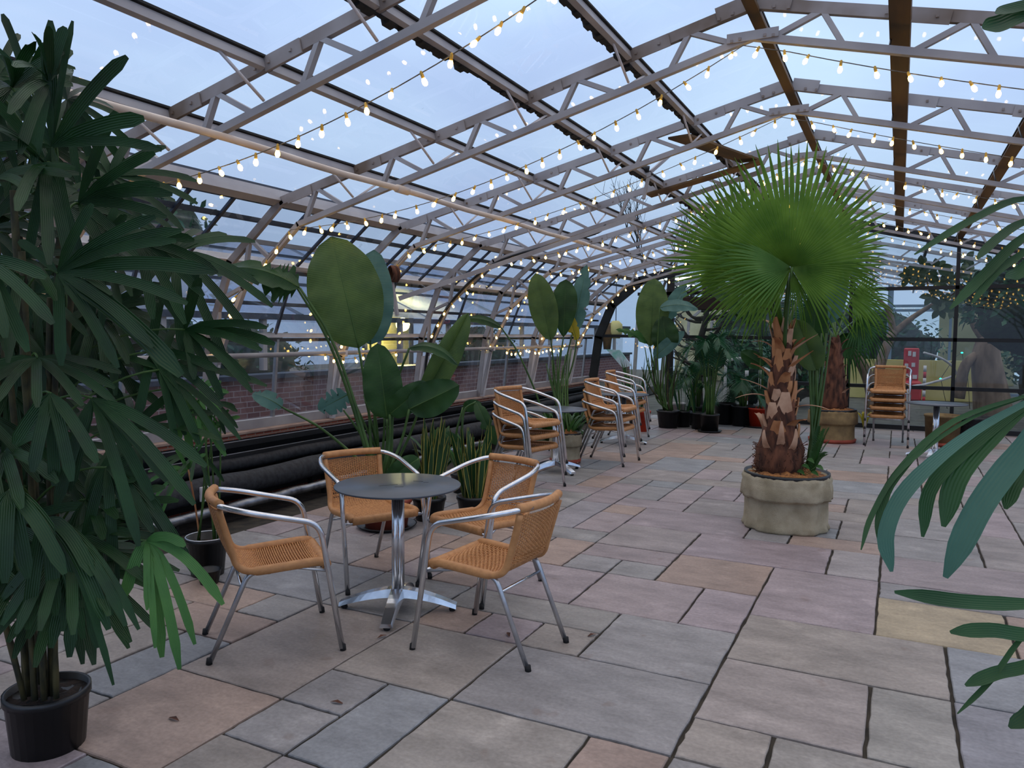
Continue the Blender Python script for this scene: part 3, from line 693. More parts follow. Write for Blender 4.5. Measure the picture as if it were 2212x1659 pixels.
def stack(x, y, deg, n, where, grp, dz=.122, dx=.012):
    r = math.radians(deg); nmz = {0: 'bottom', n-1: 'top'}
    for k in range(n):
        pos = nmz.get(k, 'middle' if n == 3 else ('second lowest' if k == 1 else 'second highest'))
        newchair(x+dx*k*math.cos(r), y+dx*k*math.sin(r), deg, '%s wicker chair of the stack %s' % (pos, where), grp, z=dz*k)
stack(-3.44, 7.17, -14, 3, 'nearest the dark table set', 'first stack of wicker chairs')
stack(-3.21, 9.10, -2, 3, 'in the middle of the left row', 'second stack of wicker chairs')
stack(-3.73, 11.30, 2, 3, 'farthest back in the left row', 'third stack of wicker chairs')
stack(-.11, 12.62, -92, 4, 'of four before the glass gable', 'stack of four chairs by the gable')

# ============================================================ TABLES
def make_table(label):
    t = thing('bistro_table', label, 'table', group=None, local=True)
    top = MB(); R = .36; pr = [(0.0, .716), (R-.012, .716), (R-.003, .719), (R, .722), (R, .727), (R-.002, .730), (0.0, .730)]
    top.lathe(pr, 56); obj('tabletop', top, 'top', t)
    sp = MB().box((0, 0, .706), (.30, .045, .016)).box((0, 0, .706), (.045, .30, .016)); obj('top_bracket', sp, 'black', t)
    pole = MB()
    for k in range(4):
        a = PI/2*k+PI/4; pole.tube([(.02*math.cos(a), .02*math.sin(a), .09), (.02*math.cos(a), .02*math.sin(a), .70)], .02, 10)
    obj('pole', pole, 'alu', t)
    for k in range(4):
        a = PI/2*k; d = V((math.cos(a), math.sin(a), 0)); s = V((-d.y, d.x, 0)); b = MB(); N = 8; vs = []
        for i in range(N+1):
            q = i/N; r = .02+.32*q; z = .105-.075*q**1.6; w = .044-.008*q; th = .05-.028*q
            for (c, e) in ((-1, -.5), (-.75, .5), (.75, .5), (1, -.5)): vs.append(d*r+s*w*c+V((0, 0, z+e*th)))
        fs = [(i*4+k2, i*4+(k2+1) % 4, (i+1)*4+(k2+1) % 4, (i+1)*4+k2) for i in range(N) for k2 in range(4)]+[(0, 1, 2, 3)[::-1], (N*4, N*4+1, N*4+2, N*4+3)]
        b.add(vs, fs, smooth=False); ft = obj('foot', b, 'alu', t)
        obj('foot_pad', MB().lathe([(.016, 0), (.02, .008), (.016, .02)], 12, c=d*.315), 'rubber', ft)
    return t
tb = make_table('round charcoal bistro table ringed by four wicker chairs'); place(tb, -2.535, 3.60, 24)
scr = obj('scratch_mark', MB().box((-.05, -.03, .7305), (.11, .004, .001), Matrix.Rotation(.5, 3, 'Z')).box((.1, .10, .7305), (.06, .006, .001), Matrix.Rotation(-.2, 3, 'Z')).box((.15, .07, .7305), (.03, .004, .001), Matrix.Rotation(.3, 3, 'Z')).box((.02, -.07, .7305), (.05, .003, .001), Matrix.Rotation(.15, 3, 'Z')), 'crumb', tb)
for x, y, a, l in ((-3.52, 8.15, 60, 'round charcoal bistro table behind the first stack of chairs, before the burlap pot'), (-3.55, 10.7, 15, 'round bistro table between the second and third chair stacks'), (.47, 11.45, 75, 'round bistro table beside the stack of four chairs, top catching pale light')):
    c = copy_tree(tb); c['label'] = l; place(c, x, y, a)
    for ch in list(bpy.data.objects):
        if ch.parent == c and ch.name.startswith('scratch_mark'): bpy.data.objects.remove(ch)

# ============================================================ STRING LIGHTS
bulb_me = MB().lathe([(0.0, -.062), (.008, -.060), (.0135, -.048), (.0125, -.036), (.007, -.022), (.0055, -.018)], 8).mesh('bulb'); bulb_me.materials.append(M['bulb'])
sock_me = MB().lathe([(.0075, -.026), (.0085, -.01), (.007, .006), (.003, .01)], 8).mesh('socket'); sock_me.materials.append(M['sock'])
def garland(label, paths, step=.145, rnd=random.Random(3), closeup=True):
    p0 = V(paths[0][0]); t = thing('string_light', label, 'string light', tuple(p0), group=None)
    cb = MB(); spots = []
    for path in paths:
        cb.tube(path, .003, 5); acc = rnd.uniform(0, step)
        for a, b in zip(path, path[1:]):
            L = (b-a).length; d = acc
            while d < L:
                spots.append(a.lerp(b, d/L)); d += step*rnd.uniform(.8, 1.2)
            acc = d-L
    obj('cord', cb, 'cable', t)
    if len(spots) > 98: spots = spots[:98]
    for p in spots:
        s = bpy.data.objects.new('socket', sock_me); COL.objects.link(s); s.parent = t; s.location = p-p0
        s.rotation_euler = (rnd.uniform(-.55, .55), rnd.uniform(-.55, .55), rnd.uniform(0, 6))
        b = bpy.data.objects.new('bulb', bulb_me); COL.objects.link(b); b.parent = s
    return t
def sag(a, b, s, n=16):
    a, b = V(a), V(b); return [a.lerp(b, k/n)-V((0, 0, s*4*(k/n)*(1-k/n))) for k in range(n+1)]
ords = ['nearest string of warm bulbs, dipping across the top left sky', 'second string of warm bulbs, dipping from the left knee up to the ridge', 'third string of warm bulbs counted from the camera', 'fourth string of warm bulbs counted from the camera', 'fifth string of warm bulbs counted from the camera', 'sixth string of warm bulbs counted from the camera', 'farthest string of warm bulbs, just before the black gable']
for k, Y in enumerate(TY[2:]):
    y = Y-.04
    path = [V((-5.33, y-.03, 1.42)), V((-5.2, y-.05, 1.62)), V((-5.03, y-.04, 1.90)), V((-4.72, y-.05, 2.14)), V((-4.43, y-.03, 2.42))]
    path += sag((-4.41, y, 2.43), (XR-.05, y, 3.33), [.22, .22, .12, .16, .14, .12, .12][k])[1:]
    path += sag((XR, y, 3.33), (2.6, y+.02, 2.46), [.05, .10, .08, .1, .08, .1, .08][k])[1:]
    garland(ords[k], [path], step=[.15, .155, .16, .15, .15, .16, .17][k], rnd=random.Random(10+k))
def swag(pts, s): 
    out = []
    for a, b in zip(pts, pts[1:]): out += sag(a, b, s, 8)[(1 if out else 0):]
    return out
garland('short swags of warm bulbs along the waist high pipe at the left glass', [swag([(-5.27, 6.2, 1.37), (-5.27, 6.9, 1.37), (-5.27, 7.5, 1.39)], .06), swag([(-5.27, 10.2, 1.37), (-5.27, 11.0, 1.37), (-5.27, 11.9, 1.37), (-5.27, 12.6, 1.42)], .06)], step=.17, rnd=random.Random(31))

# ============================================================ PLANT HELPERS
def pot(t, c, r, h, m='blackpot', taper=.8, lip=True, soil='soil', fill=.9, n=28):
    c = V(c); pr = [(r*taper, 0), (r, h-.03), (r*1.05, h-.03), (r*1.05, h), (r*.97, h), (r*.95, h*fill)]
    if not lip: pr = [(r*taper, 0), (r, h), (r*.96, h), (r*.95, h*fill)]
    obj('pot', MB().lathe(pr, n, c=c), m, t)
    if soil:
        mb = MB(); rr = random.Random(int(c.x*100)); N = 6; vs = [c+V((0, 0, h*fill+.01))]; fs = []
        for j in range(1, N+1):
            for k in range(18):
                a = 2*PI*k/18; q = r*.95*j/N; vs.append(c+V((q*math.cos(a), q*math.sin(a), h*fill+rr.uniform(-.008, .012))))
        for k in range(18): fs.append((0, 1+k, 1+(k+1) % 18))
        for j in range(N-1):
            for k in range(18): a = 1+j*18; fs.append((a+k, a+18+k, a+18+(k+1) % 18, a+(k+1) % 18))
        mb.add(vs, fs); obj('soil', mb, soil, t)
def saucer(t, c, r, m='blackpot'):
    obj('saucer', MB().lathe([(r*.85, 0), (r, .03), (r*.96, .03), (r*.82, .008), (0, .008)], 24, c=c), m, t)
def bez(a, b, c, n=8):
    a, b, c = V(a), V(b), V(c); return [a*(1-t)**2+b*2*t*(1-t)+c*t*t for t in [k/n for k in range(n+1)]]
CAMD = lambda p: (CAM-V(p)).normalized()
def bent_leaf(mb, hub, tips, w, nrm, droop=.15, blunt=True, n=8, bow=.1):
    """palmate leaf: a blade from the hub to every tip"""
    hub = V(hub)
    for i, tp in enumerate(tips):
        tp = V(tp); L = (tp-hub).length
        ctrl = (hub+tp)/2+V((0, 0, L*droop))+V(nrm)*L*bow
        pts = bez(hub, ctrl, tp, n); ws = []
        wi = w[i] if isinstance(w, (list, tuple)) else w
        for k in range(n+1):
            q = k/n
            if blunt: f = min(1, .22+q*3.2)*(1 if q < .86 else 1-.62*((q-.86)/.14)**2)
            else: f = min(1, .3+q*2.5)*(1-max(0, q-.45)/.55)**.8
            ws.append(max(.0012, wi/2*f))
        mb.blade(pts, ws, nrm, fold=.22)
def paddle(t, base, tip, width, nrm, m='strel', bow=.06, fold=.12, tear=0, seed=1, petiole=None, pr=.012, n=18, peak=.42, name='leaf', under=None):
    base, tip, nrm = V(base), V(tip), V(nrm).normalized(); rr = random.Random(seed)
    L = (tip-base).length; ctrl = (base+tip)/2+nrm*L*bow; line = bez(base, ctrl, tip, n)
    mb = MB(); nc = 5; vs = []; uv = []; x0 = None
    half = []
    for i, p in enumerate(line):
        q = i/n; tt = (line[min(i+1, n)]-line[max(i-1, 0)]).normalized(); x = tt.cross(nrm).normalized(); nn = x.cross(tt)
        w = width/2*(math.sin(PI*min(1, q**(math.log(.5)/math.log(peak)))))**.52 if 0 < q < 1 else .002
        half.append((p, x, nn, max(w, .002)))
    for side in (-1, 1):
        cut = [1+(-rr.uniform(.25, .6) if rr.random() < tear else 0) for _ in range(n+1)]
        vs = []; uv = []
        for i, (p, x, nn, w) in enumerate(half):
            for c in range(nc+1):
                e = c/nc; und = .012*math.sin(i*1.3+seed)*e*e*width/.4
                ww = w*e*(cut[i] if e > .5 else 1)
                vs.append(p+x*side*ww+nn*(w*fold*e*(1.4-e)+und)); uv.append((.5+side*.5*e, i/n))
        fs = []
        for i in range(n):
            for c in range(nc):
                a = i*(nc+1)+c; q = (a, a+1, a+nc+2, a+nc+1); fs.append(q if side > 0 else q[::-1])
        mb.add(vs, fs, uv)
    lf = obj(name, mb, m, t)
    rib = MB().tube([p-nn*.002+(-nrm*.0) for p, x, nn, w in half], [.007*(1-.75*i/n)*(width/.4)**.5 for i in range(n+1)], 6)
    obj('midrib', rib, 'stem', lf)
    if petiole: obj('petiole', MB().tube(catmull([V(p) for p in petiole]+[base], 5), [pr*(1.25-.5*k/(len(petiole)*5)) for k in range(len(petiole)*5+1)], 7), 'stem', lf)
    return lf
def fan_fill(hub, axis, nrm, n, L, spread, rr, droop=.25):
    axis = V(axis).normalized(); nrm = V(nrm).normalized(); side = axis.cross(nrm).normalized(); nrm = side.cross(axis)
    tips = []
    for k in range(n):
        a = math.radians(spread)*((k+.5)/n-.5)*2+rr.uniform(-.08, .08); l = L*rr.uniform(.8, 1.1)*(1-.15*abs(a))
        d = axis*math.cos(a)+side*math.sin(a); tips.append(V(hub)+d*l-V((0, 0, l*droop*rr.uniform(.5, 1.4))))
    return tips
def rachis_frond(t, base, ctrl, tip, nl, ll, w, m='kentia', droop=.35, start=.25, name='frond', seed=0, angle=50, rr_w=.008):
    rr = random.Random(seed); line = bez(base, ctrl, tip, 24); mb = MB()
    for i in range(nl):
        q = start+(1-start)*(i+.5)/nl; f = q*24; k = min(int(f), 23); p = line[k].lerp(line[k+1], f-k)
        tt = (line[k+1]-line[k]).normalized(); s = tt.cross(V((0, 0, 1)))
        if s.length < .1: s = V((1, 0, 0))
        s.normalize(); up = s.cross(tt)
        l = ll*math.sin(PI*min(.98, .18+.72*(i/nl)))**.7*rr.uniform(.9, 1.08)
        for sg in (-1, 1):
            a = math.radians(angle*(1-.35*i/nl))
            d = (tt*math.cos(a)+s*sg*math.sin(a)+up*.25).normalized(); e = p+d*l-V((0, 0, l*droop))
            pts = bez(p, p+d*l*.55, e, 5); mb.blade(pts, [w/2*x for x in (.5, 1, .95, .75, .45, .05)], up, fold=.2)
    f = obj(name, mb, m, t)
    obj('rachis', MB().tube(line, [rr_w*(1.3-1.1*k/24) for k in range(25)], 6), 'stem', f)
    return f

# ============================================================ LADY PALM AT THE LEFT
D0 = 2.86
pc = V((-2.875, 1.765, 0))
lp = thing('potted_lady_palm', 'tall dark lady palm with fingered leaves filling the left edge, in a black pot', 'potted plant', tuple(pc))
pot(lp, pc, .143, .225, taper=.88, fill=.88)
rr = random.Random(2); canes = []
for k in range(16):
    a = rr.uniform(0, 6.28); q = rr.uniform(.02, .11); b = pc+V((q*math.cos(a), q*math.sin(a), .22))
    h = rr.uniform(1.2, 2.35); sp = rr.uniform(.05, .30)
    tp = pc+V(((q+sp)*math.cos(a)*1.1, (q+sp)*math.sin(a)*1.1, h)); ln = bez(b, (b+tp)/2-V((math.cos(a), math.sin(a), 0))*.04, tp, 12)
    canes.append(ln); obj('cane', MB().tube(ln, [.011*(1+.12*math.sin(i*2.2+k)) for i in range(13)], 7), 'cane', lp)
def nearest(p):
    best = None
    for c in canes:
        for q in c:
            d = (q-p).length+abs(q.z-(p.z-.18))*.8
            if q.z < p.z+.1 and (best is None or d < best[0]): best = (d, q)
    return best[1] if best else canes[0][3]
def rleaf(t, hub, tips, w, m='rhapis', nrm=None, droop=.12, src=None, bow=.06, name='leaf'):
    hub = V(hub); nrm = nrm or CAMD(hub); mb = MB(); bent_leaf(mb, hub, tips, w, nrm, droop=droop, bow=bow)
    lf = obj(name, mb, m, t); s = src if src is not None else nearest(hub)
    obj('petiole', MB().tube(bez(s, (V(s)+hub)/2+V((0, 0, .08)), hub, 6), .0042, 6), 'stem', lf); return lf
def px(hub, tips, d=2.6, dt=None, w=.04, m='rhapis', **k):
    h = P(hub[0], hub[1], d); tp = [P(x, y, (dt if dt else d-.06)+rr.uniform(-.05, .05)) for x, y in tips]
    return rleaf(lp, h, tp, w, m, **k)
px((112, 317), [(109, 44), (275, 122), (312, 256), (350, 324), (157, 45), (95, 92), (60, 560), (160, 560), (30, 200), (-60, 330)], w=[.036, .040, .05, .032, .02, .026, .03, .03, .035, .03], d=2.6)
px((125, 590), [(132, 790), (255, 795), (330, 750), (405, 656), (392, 812), (462, 588), (392, 498), (381, 520), (336, 468), (200, 440), (40, 520)], w=[.034, .034, .036, .034, .06, .045, .034, .03, .034, .03, .03], d=2.5)
px((-40, 560), [(115, 700), (60, 760), (12, 730), (100, 600), (-60, 780)], w=.036, d=2.3)
px((170, 440), [(373, 420), (335, 330), (360, 470), (250, 240), (345, 400), (230, 560), (300, 560)], w=.034, d=2.75)
px((60, 180), [(5, 30), (-30, 90), (60, 330), (98, 96), (-50, 200)], w=.026, d=2.7)
px((400, 712), [(577, 708), (594, 744), (566, 757), (540, 822), (545, 848), (480, 862), (432, 600), (350, 640), (430, 560), (420, 820)], w=[.03, .036, .03, .03, .028, .032, .035, .03, .03, .03], d=3.0)
px((300, 520), [(470, 590), (440, 640), (400, 700), (330, 690), (400, 560), (420, 520)], w=.036, d=2.95)
px((330, 760), [(480, 880), (430, 960), (400, 940), (370, 880), (470, 800), (300, 900)], w=.034, d=3.0)
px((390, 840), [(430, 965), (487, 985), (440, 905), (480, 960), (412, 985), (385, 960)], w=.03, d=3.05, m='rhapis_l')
px((200, 860), [(330, 1080), (360, 1040), (446, 1008), (300, 1180), (150, 1060), (120, 1100), (420, 1090)], w=.036, d=2.55)
px((110, 850), [(155, 1040), (118, 1050), (70, 1020), (30, 960), (210, 1000)], w=.036, d=2.45)
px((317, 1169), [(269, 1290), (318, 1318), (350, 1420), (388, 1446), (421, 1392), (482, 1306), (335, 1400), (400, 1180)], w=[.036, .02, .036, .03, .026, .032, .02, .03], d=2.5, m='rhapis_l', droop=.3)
px((100, 1120), [(200, 1244), (235, 1360), (272, 1352), (300, 1360), (245, 1480), (120, 1330), (60, 1360), (180, 1380)], w=[.04, .04, .03, .026, .02, .04, .04, .035], d=2.45, droop=.3)
px((230, 1010), [(300, 1180), (380, 1190), (330, 1150), (420, 1240), (250, 1300), (180, 1200), (350, 1110)], w=.034, d=2.6, droop=.25)
px((20, 1060), [(115, 1160), (60, 1250), (10, 1260), (140, 1240), (-40, 1200)], w=.04, d=2.35, droop=.2)
px((170, 1180), [(150, 1420), (110, 1400), (210, 1400), (240, 1330), (60, 1380)], w=.04, d=2.6, droop=.2)
for k in range(82):
    y = 150+1130*((k*.618) % 1); xr = 300 if y < 900 else 220
    if y < 330: xr = 190
    if k % 4 == 3 and y > 380: xr = 470 if y < 950 else 330
    x = rr.uniform(-110, xr*.8); d = rr.uniform(2.55, 3.3); h = P(x, y, d)
    out = (h-V((pc.x, pc.y, h.z))); out.z = 0
    ax = (out.normalized()*.6+V((rr.uniform(-.6, .6), rr.uniform(-.6, .6), rr.uniform(-.35, .5)))+CR*.25).normalized()
    n_ = (CAMD(h)+V((0, 0, .6))+V((rr.uniform(-.4, .4), rr.uniform(-.4, .4), 0))).normalized()
    rleaf(lp, h, fan_fill(h, ax, n_, rr.randint(9, 12), rr.uniform(.30, .42), 120, rr, .35), rr.uniform(.028, .038), nrm=n_)

# foreground lady palm at the right edge
rp_c = V((1.02, .78, 0))
rp = thing('potted_lady_palm', 'out of focus lady palm leaves hanging in from the right edge, very close', 'potted plant', tuple(rp_c))
pot(rp, rp_c, .16, .3)
rcan = []
for k in range(5):
    a = rr.uniform(0, 6.28); b = rp_c+V((.06*math.cos(a), .06*math.sin(a), .26)); tp = rp_c+V((.12*math.cos(a), .12*math.sin(a), 1.3+.22*k)); ln = bez(b, (b+tp)/2, tp, 8); rcan.append(ln)
    obj('cane', MB().tube(ln, .011, 7), 'cane', rp)
def fg(hub, polys, d, m='rhapis_f', src=None, leaf=None):
    h = P(*hub, d); mb = MB()
    for pl, w in polys:
        pts = catmull([h]+[P(x, y, d-.02*i) for i, (x, y) in enumerate(pl)], 5); n = len(pts)-1
        ws = [max(.001, w*.74/2*min(1, .25+1.6*k/n)*(1 if k/n < .82 else 1-.8*((k/n-.82)/.18)**1.5)) for k in range(n+1)]
        mb.blade(pts, ws, CAMD(h)+V((0, 0, .3)), fold=.2)
    if leaf: return obj('leaflet', mb, m, leaf)
    lf = obj('leaf', mb, m, rp); s = src or rcan[2][-1]
    obj('petiole', MB().tube(bez(s, (s+h)/2+V((0, 0, .1)), h, 6), .005, 6), 'stem', lf)
    return lf
f1_ = fg((2285, 835), [([(2100, 903), (1950, 1010), (1885, 1110), (1860, 1188)], .012), ([(2060, 910), (1935, 1030), (1903, 1110), (1900, 1180)], .020), 
    ([(2160, 915), (2020, 1040), (1993, 1160)], .030), ([(2180, 905), (2075, 1020), (2038, 1138)], .046), ([(2225, 990), (2190, 1050), (2172, 1100)], .034)], 1.3, src=rcan[1][-1])
fg((2285, 835), [([(2100, 935), (1965, 1050), (1915, 1150), (1926, 1235)], .034), ([(2215, 960), (2120, 1090), (2042, 1248)], .054)], 1.28, m='rhapis_t', leaf=f1_)
fg((2340, 1300), [([(2212, 1305), (2080, 1300), (1932, 1279)], .034), ([(2240, 1368), (2140, 1362), (2052, 1366)], .034), ([(2240, 1425), (2150, 1455), (2085, 1481)], .030), ([(2240, 1520), (2180, 1572)], .036), ([(2220, 1366), (2140, 1470), (2068, 1542)], .012)], 1.3, src=rcan[0][-2])
fg((2300, 470), [([(2212, 480), (2150, 520), (2110, 560)], .022), ([(2212, 512), (2130, 590), (2052, 668)], .024), ([(2212, 545), (2150, 590), (2100, 655)], .02), ([(2212, 430), (2100, 475), (1975, 550)], .018), ([(2212, 580), (2172, 600)], .03)], 1.35, src=rcan[3][-1])
fg((2290, 30), [([(2212, 32), (2160, 52), (2122, 62)], .05), ([(2240, 10), (2180, 20), (2150, 30)], .03)], 1.5, src=rcan[4][-1])

# second pot behind the near left chair
c = V((-4.02, 3.55, 0)); t = thing('potted_cane_plant', 'black nursery pot of thin upright stems behind the left wicker chair', 'potted plant', tuple(c))
pot(t, c, .125, .25, taper=.82, fill=.8)
obj('rim', MB().tube([c+V((.133*math.cos(a*PI/12), .133*math.sin(a*PI/12), .252)) for a in range(25)], .005, 5), 'alu2', t)
for k in range(7):
    a = rr.uniform(0, 6.28); b = c+V((.07*math.cos(a), .07*math.sin(a), .2)); tp = b+V((rr.uniform(-.08, .12), rr.uniform(-.1, .1), rr.uniform(.5, 1.05)))
    obj('stem', MB().tube(bez(b, (b+tp)/2+V((.02, 0, 0)), tp, 6), .006, 6), 'boot' if k == 0 else 'stem', t)
    n_ = V((rr.uniform(-.3, .3), -1, .4)).normalized(); mb = MB(); bent_leaf(mb, tp, fan_fill(tp, (rr.uniform(-.5, .9), rr.uniform(-.6, .4), rr.uniform(-.3, .6)), n_, 7, rr.uniform(.2, .3), 100, rr, .5), .028, n_); obj('leaf', mb, 'rhapis' if k % 2 else 'rhapis_l', t)
c = V((-3.86, 3.42, 0)); t = thing('empty_saucer_pot', 'small empty black dish beside the pot behind the left chair', 'dish', tuple(c)); obj('bowl', MB().lathe([(.055, 0), (.075, .09), (.079, .09), (.072, .085), (.05, .012), (0, .012)], 22, c=c), 'blackpot', t)
# sliver of a pale pot at the bottom left corner
c = V((-2.62, 1.22, 0)); t = thing('potted_shrub', 'pale rimmed pot cut off by the bottom left corner', 'potted plant', tuple(c)); pot(t, c, .13, .22, taper=.8, fill=.85)
obj('rim', MB().tube([c+V((.137*math.cos(a*PI/12), .137*math.sin(a*PI/12), .222)) for a in range(25)], .009, 6), 'white', t)
obj('stick', MB().tube([c+V((0, 0, .18)), c+V((.06, .05, .26)), c+V((.13, .12, .29))], .009, 6), 'boot', t)

# ============================================================ STRELITZIA BEHIND THE TABLE
c = V((-3.72, 5.12, 0)); st = thing('potted_strelitzia', 'large bird of paradise with broad paddle leaves behind the near table', 'potted plant', tuple(c))
pot(st, c, .2, .24, m='terra', taper=.85, soil='coir'); saucer(st, c, .25, 'blackpot')
g = lambda k, h=.25: c+V((.1*math.cos(k), .1*math.sin(k), h))
D1 = 6.1
def PL(t, b, tp, w, d, m='strel', dt=0, nr=(0, 0, 0), via=None, k=0, root=None, **kw):
    B, T_ = P(b[0], b[1], d), P(tp[0], tp[1], d+dt); n_ = (CAMD(B)+V(nr)).normalized(); r0 = root(k)
    pet = [r0]+([P(q[0], q[1], d+.02) for q in via] if via else [r0.lerp(B, .5)+V((0, 0, .0))])
    return paddle(t, B, T_, w, n_, m, petiole=pet, **kw)
PL(st, (775, 752), (716, 512), .58, D1, root=g, k=.2, via=[(808, 1000), (796, 880)], bow=.10, fold=.10, seed=3, peak=.48)
PL(st, (800, 745), (808, 540), .36, D1+.35, m='strel_b', root=g, k=1.3, via=[(815, 980), (808, 860)], bow=.06, seed=4, dt=.1)
PL(st, (648, 622), (450, 592), .24, D1-.3, m='strel_d', root=g, k=3.3, via=[(806, 1010), (760, 850), (712, 725)], bow=.35, fold=-.5, tear=.35, seed=6, nr=(0, 0, .9), dt=.15)
PL(st, (642, 622), (566, 600), .34, D1-.25, m='strel_d', root=g, k=3.6, via=[(800, 1010), (756, 860), (706, 730)], bow=.2, fold=-.2, tear=.2, seed=9, nr=(0, 0, .3))
PL(st, (836, 905), (815, 742), .30, D1-.2, m='strel_d', root=g, k=4.2, via=[(828, 1020), (836, 960)], bow=.1, fold=.2, seed=11)
PL(st, (842, 895), (925, 826), .20, D1-.25, m='strel_d', root=g, k=4.6, via=[(832, 1020), (842, 950)], bow=.2, fold=.2, seed=12)
PL(st, (884, 884), (992, 832), .27, D1-.3, m='strel_d', root=g, k=5.3, via=[(842, 1020), (868, 950)], bow=.12, fold=-.3, seed=13)
PL(st, (914, 860), (1012, 676), .23, D1+.1, m='strel', root=g, k=5.9, via=[(850, 1020), (885, 940)], bow=.04, fold=.75, seed=14, nr=(.5, 0, 0))
PL(st, (884, 752), (990, 790), .11, D1-.1, m='strel_d', root=g, k=5.6, via=[(845, 1010), (852, 850)], bow=.5, fold=-.5, seed=15, nr=(0, 0, 1))
PL(st, (752, 852), (688, 886), .20, D1, m='strel_b', root=g, k=2.9, via=[(812, 1020), (785, 930)], bow=.1, fold=.2, tear=.3, seed=17)
PL(st, (610, 880), (545, 850), .16, D1+.2, m='strel_b', root=g, k=3.0, via=[(800, 1020), (700, 930)], bow=.25, fold=-.2, tear=.2, seed=18, nr=(0, 0, .6))
PL(st, (905, 990), (830, 1040), .16, D1-.3, m='strel_d', root=g, k=5.2, via=[(838, 1060)], bow=.2, fold=.2, seed=19)
for k in range(6): obj('petiole', MB().tube(bez(g(k*1.1), P(800+8*k, 960, D1), P(742+22*k, 880+rr.uniform(-30, 30), D1), 8), [.016-.0011*i for i in range(9)], 7), 'stem', st)

# snake plants
def snake(x, y, n, label, h=.55, seed=1, sp=.16):
    rr = random.Random(seed); c = V((x, y, 0)); t = thing('potted_snake_plant', label, 'potted plant', tuple(c)); pot(t, c, .14, .2)
    for k in range(n):
        a = rr.uniform(0, 6.28); q = rr.uniform(0, .1); b = c+V((q*math.cos(a), q*math.sin(a), .18)); tp = c+V(((q+rr.uniform(.02, sp))*math.cos(a), (q+rr.uniform(.02, sp))*math.sin(a), h*rr.uniform(.65, 1.15)+.2))
        ln = bez(b, (b+tp)/2+V((rr.uniform(-.03, .03), rr.uniform(-.03, .03), 0)), tp, 8); ph = rr.uniform(0, 3.1)
        obj('leaf', MB().blade(ln, [.014, .02, .024, .026, .026, .024, .02, .013, .002], V((math.cos(ph), math.sin(ph), .1)), fold=.3), 'snake', t)
snake(-3.55, 5.50, 30, 'snake plant with yellow edged blades, nearer the bird of paradise', .62, 4)
snake(-3.24, 5.72, 24, 'snake plant with yellow edged blades, nearer the first chair stack', .58, 5)
# leafy plant beside snake plants, arching blade leaves
c = V((-3.86, 6.62, 0)); t = thing('potted_ginger', 'plant with arching dark leaves left of the first chair stack', 'potted plant', tuple(c)); pot(t, c, .13, .2)
g2 = lambda k, h=.2: c+V((.06*math.cos(k), .06*math.sin(k), h))
PL(t, (1028, 868), (1072, 962), .13, 7.3, m='strel_d', root=g2, k=0, via=[(1000, 960), (1002, 890)], bow=.35, seed=2, tear=.2)
PL(t, (1000, 880), (1040, 872), .12, 7.4, m='strel_d', root=g2, k=2, via=[(985, 950)], bow=.3, seed=3)
PL(t, (960, 935), (1000, 965), .10, 7.2, m='strel_d', root=g2, k=3, via=[(975, 990)], bow=.3, seed=5)
for k in range(8):
    a = k*.8; tp = g2(a)+V((.16*math.cos(a), .16*math.sin(a), .25+.04*(k % 4))); obj('leaf', MB().blade(bez(g2(a), (g2(a)+tp)/2+V((0, 0, .1)), tp, 6), [.006, .02, .03, .032, .026, .014, .002], V((0, 0, 1))), 'fern', t)

# ---- second strelitzia, burlap pot
def burlap_pot(t, c, r, h, m='burlap', folds=9, rim=True, soil='coir', n=72, amp=.035, base=None):
    c = V(c); rr = random.Random(int(abs(c.x*31+c.y*7)*10))
    wf = lambda a, z: 1+amp*(1.3*abs(math.sin((folds*a+1.6*math.sin(2*a)+1.1*math.sin(3*a+1))/2))**.6-.7)*(1 if z < h*.6 else .3)+.010*math.sin(23*a+z*30)+.014*math.sin(4*a+z*14)*(z > h*.6)
    pr = [(r*.96, 0), (r*1.0, .02), (r*.95, h*.12), (r*.94, h*.3), (r*.94, h*.5), (r*.97, h*.575), (r*1.04, h*.56), (r*1.075, h*.60), (r*1.08, h*.70), (r*1.06, h*.80), (r*1.04, h*.83), (r*1.05, h*.9), (r*1.0, h*.965)]
    obj('burlap_wrap', MB().lathe(pr, n, c=c, wob=wf), m, t)
    if base: obj('base', MB().lathe([(r*1.0, 0), (r*1.04, .05), (r*.9, .06)], 32, c=c), base, t)
    obj('pot', MB().lathe([(r*.98, h*.84), (r*1.02, h*.96), (r*1.02, h), (r*.97, h), (r*.93, h*.9)], 40, c=c), 'blackpot', t)
    mb = MB(); N = 8; vs = [c+V((0, 0, h*1.05))]; fs = []
    for j in range(1, N+1):
        for k in range(30): a = 2*PI*k/30; q = r*.95*j/N; vs.append(c+V((q*math.cos(a), q*math.sin(a), h*1.05+rr.uniform(-.014, .022)-.06*(j/N)**2)))
    for k in range(30): fs.append((0, 1+k, 1+(k+1) % 30))
    for j in range(N-1):
        for k in range(30): a = 1+j*30; fs.append((a+k, a+30+k, a+30+(k+1) % 30, a+(k+1) % 30))
    obj('soil', mb.add(vs, fs, smooth=False), soil, t)
c2 = V((-3.66, 8.78, 0)); s2 = thing('potted_strelitzia', 'bird of paradise in a burlap pot behind the first chair stack', 'potted plant', tuple(c2))
burlap_pot(s2, c2, .19, .38, base='terra')
g3 = lambda k, h=.36: c2+V((.08*math.cos(k), .08*math.sin(k), h)); D2 = 9.9
PL(s2, (1190, 735), (1157, 590), .36, D2, root=g3, k=1, via=[(1198, 860), (1196, 790)], bow=.08, seed=21, peak=.5)
PL(s2, (1217, 728), (1222, 604), .33, D2+.1, root=g3, k=2, via=[(1203, 860), (1210, 780)], bow=.08, seed=22, m='strel_d', peak=.6)
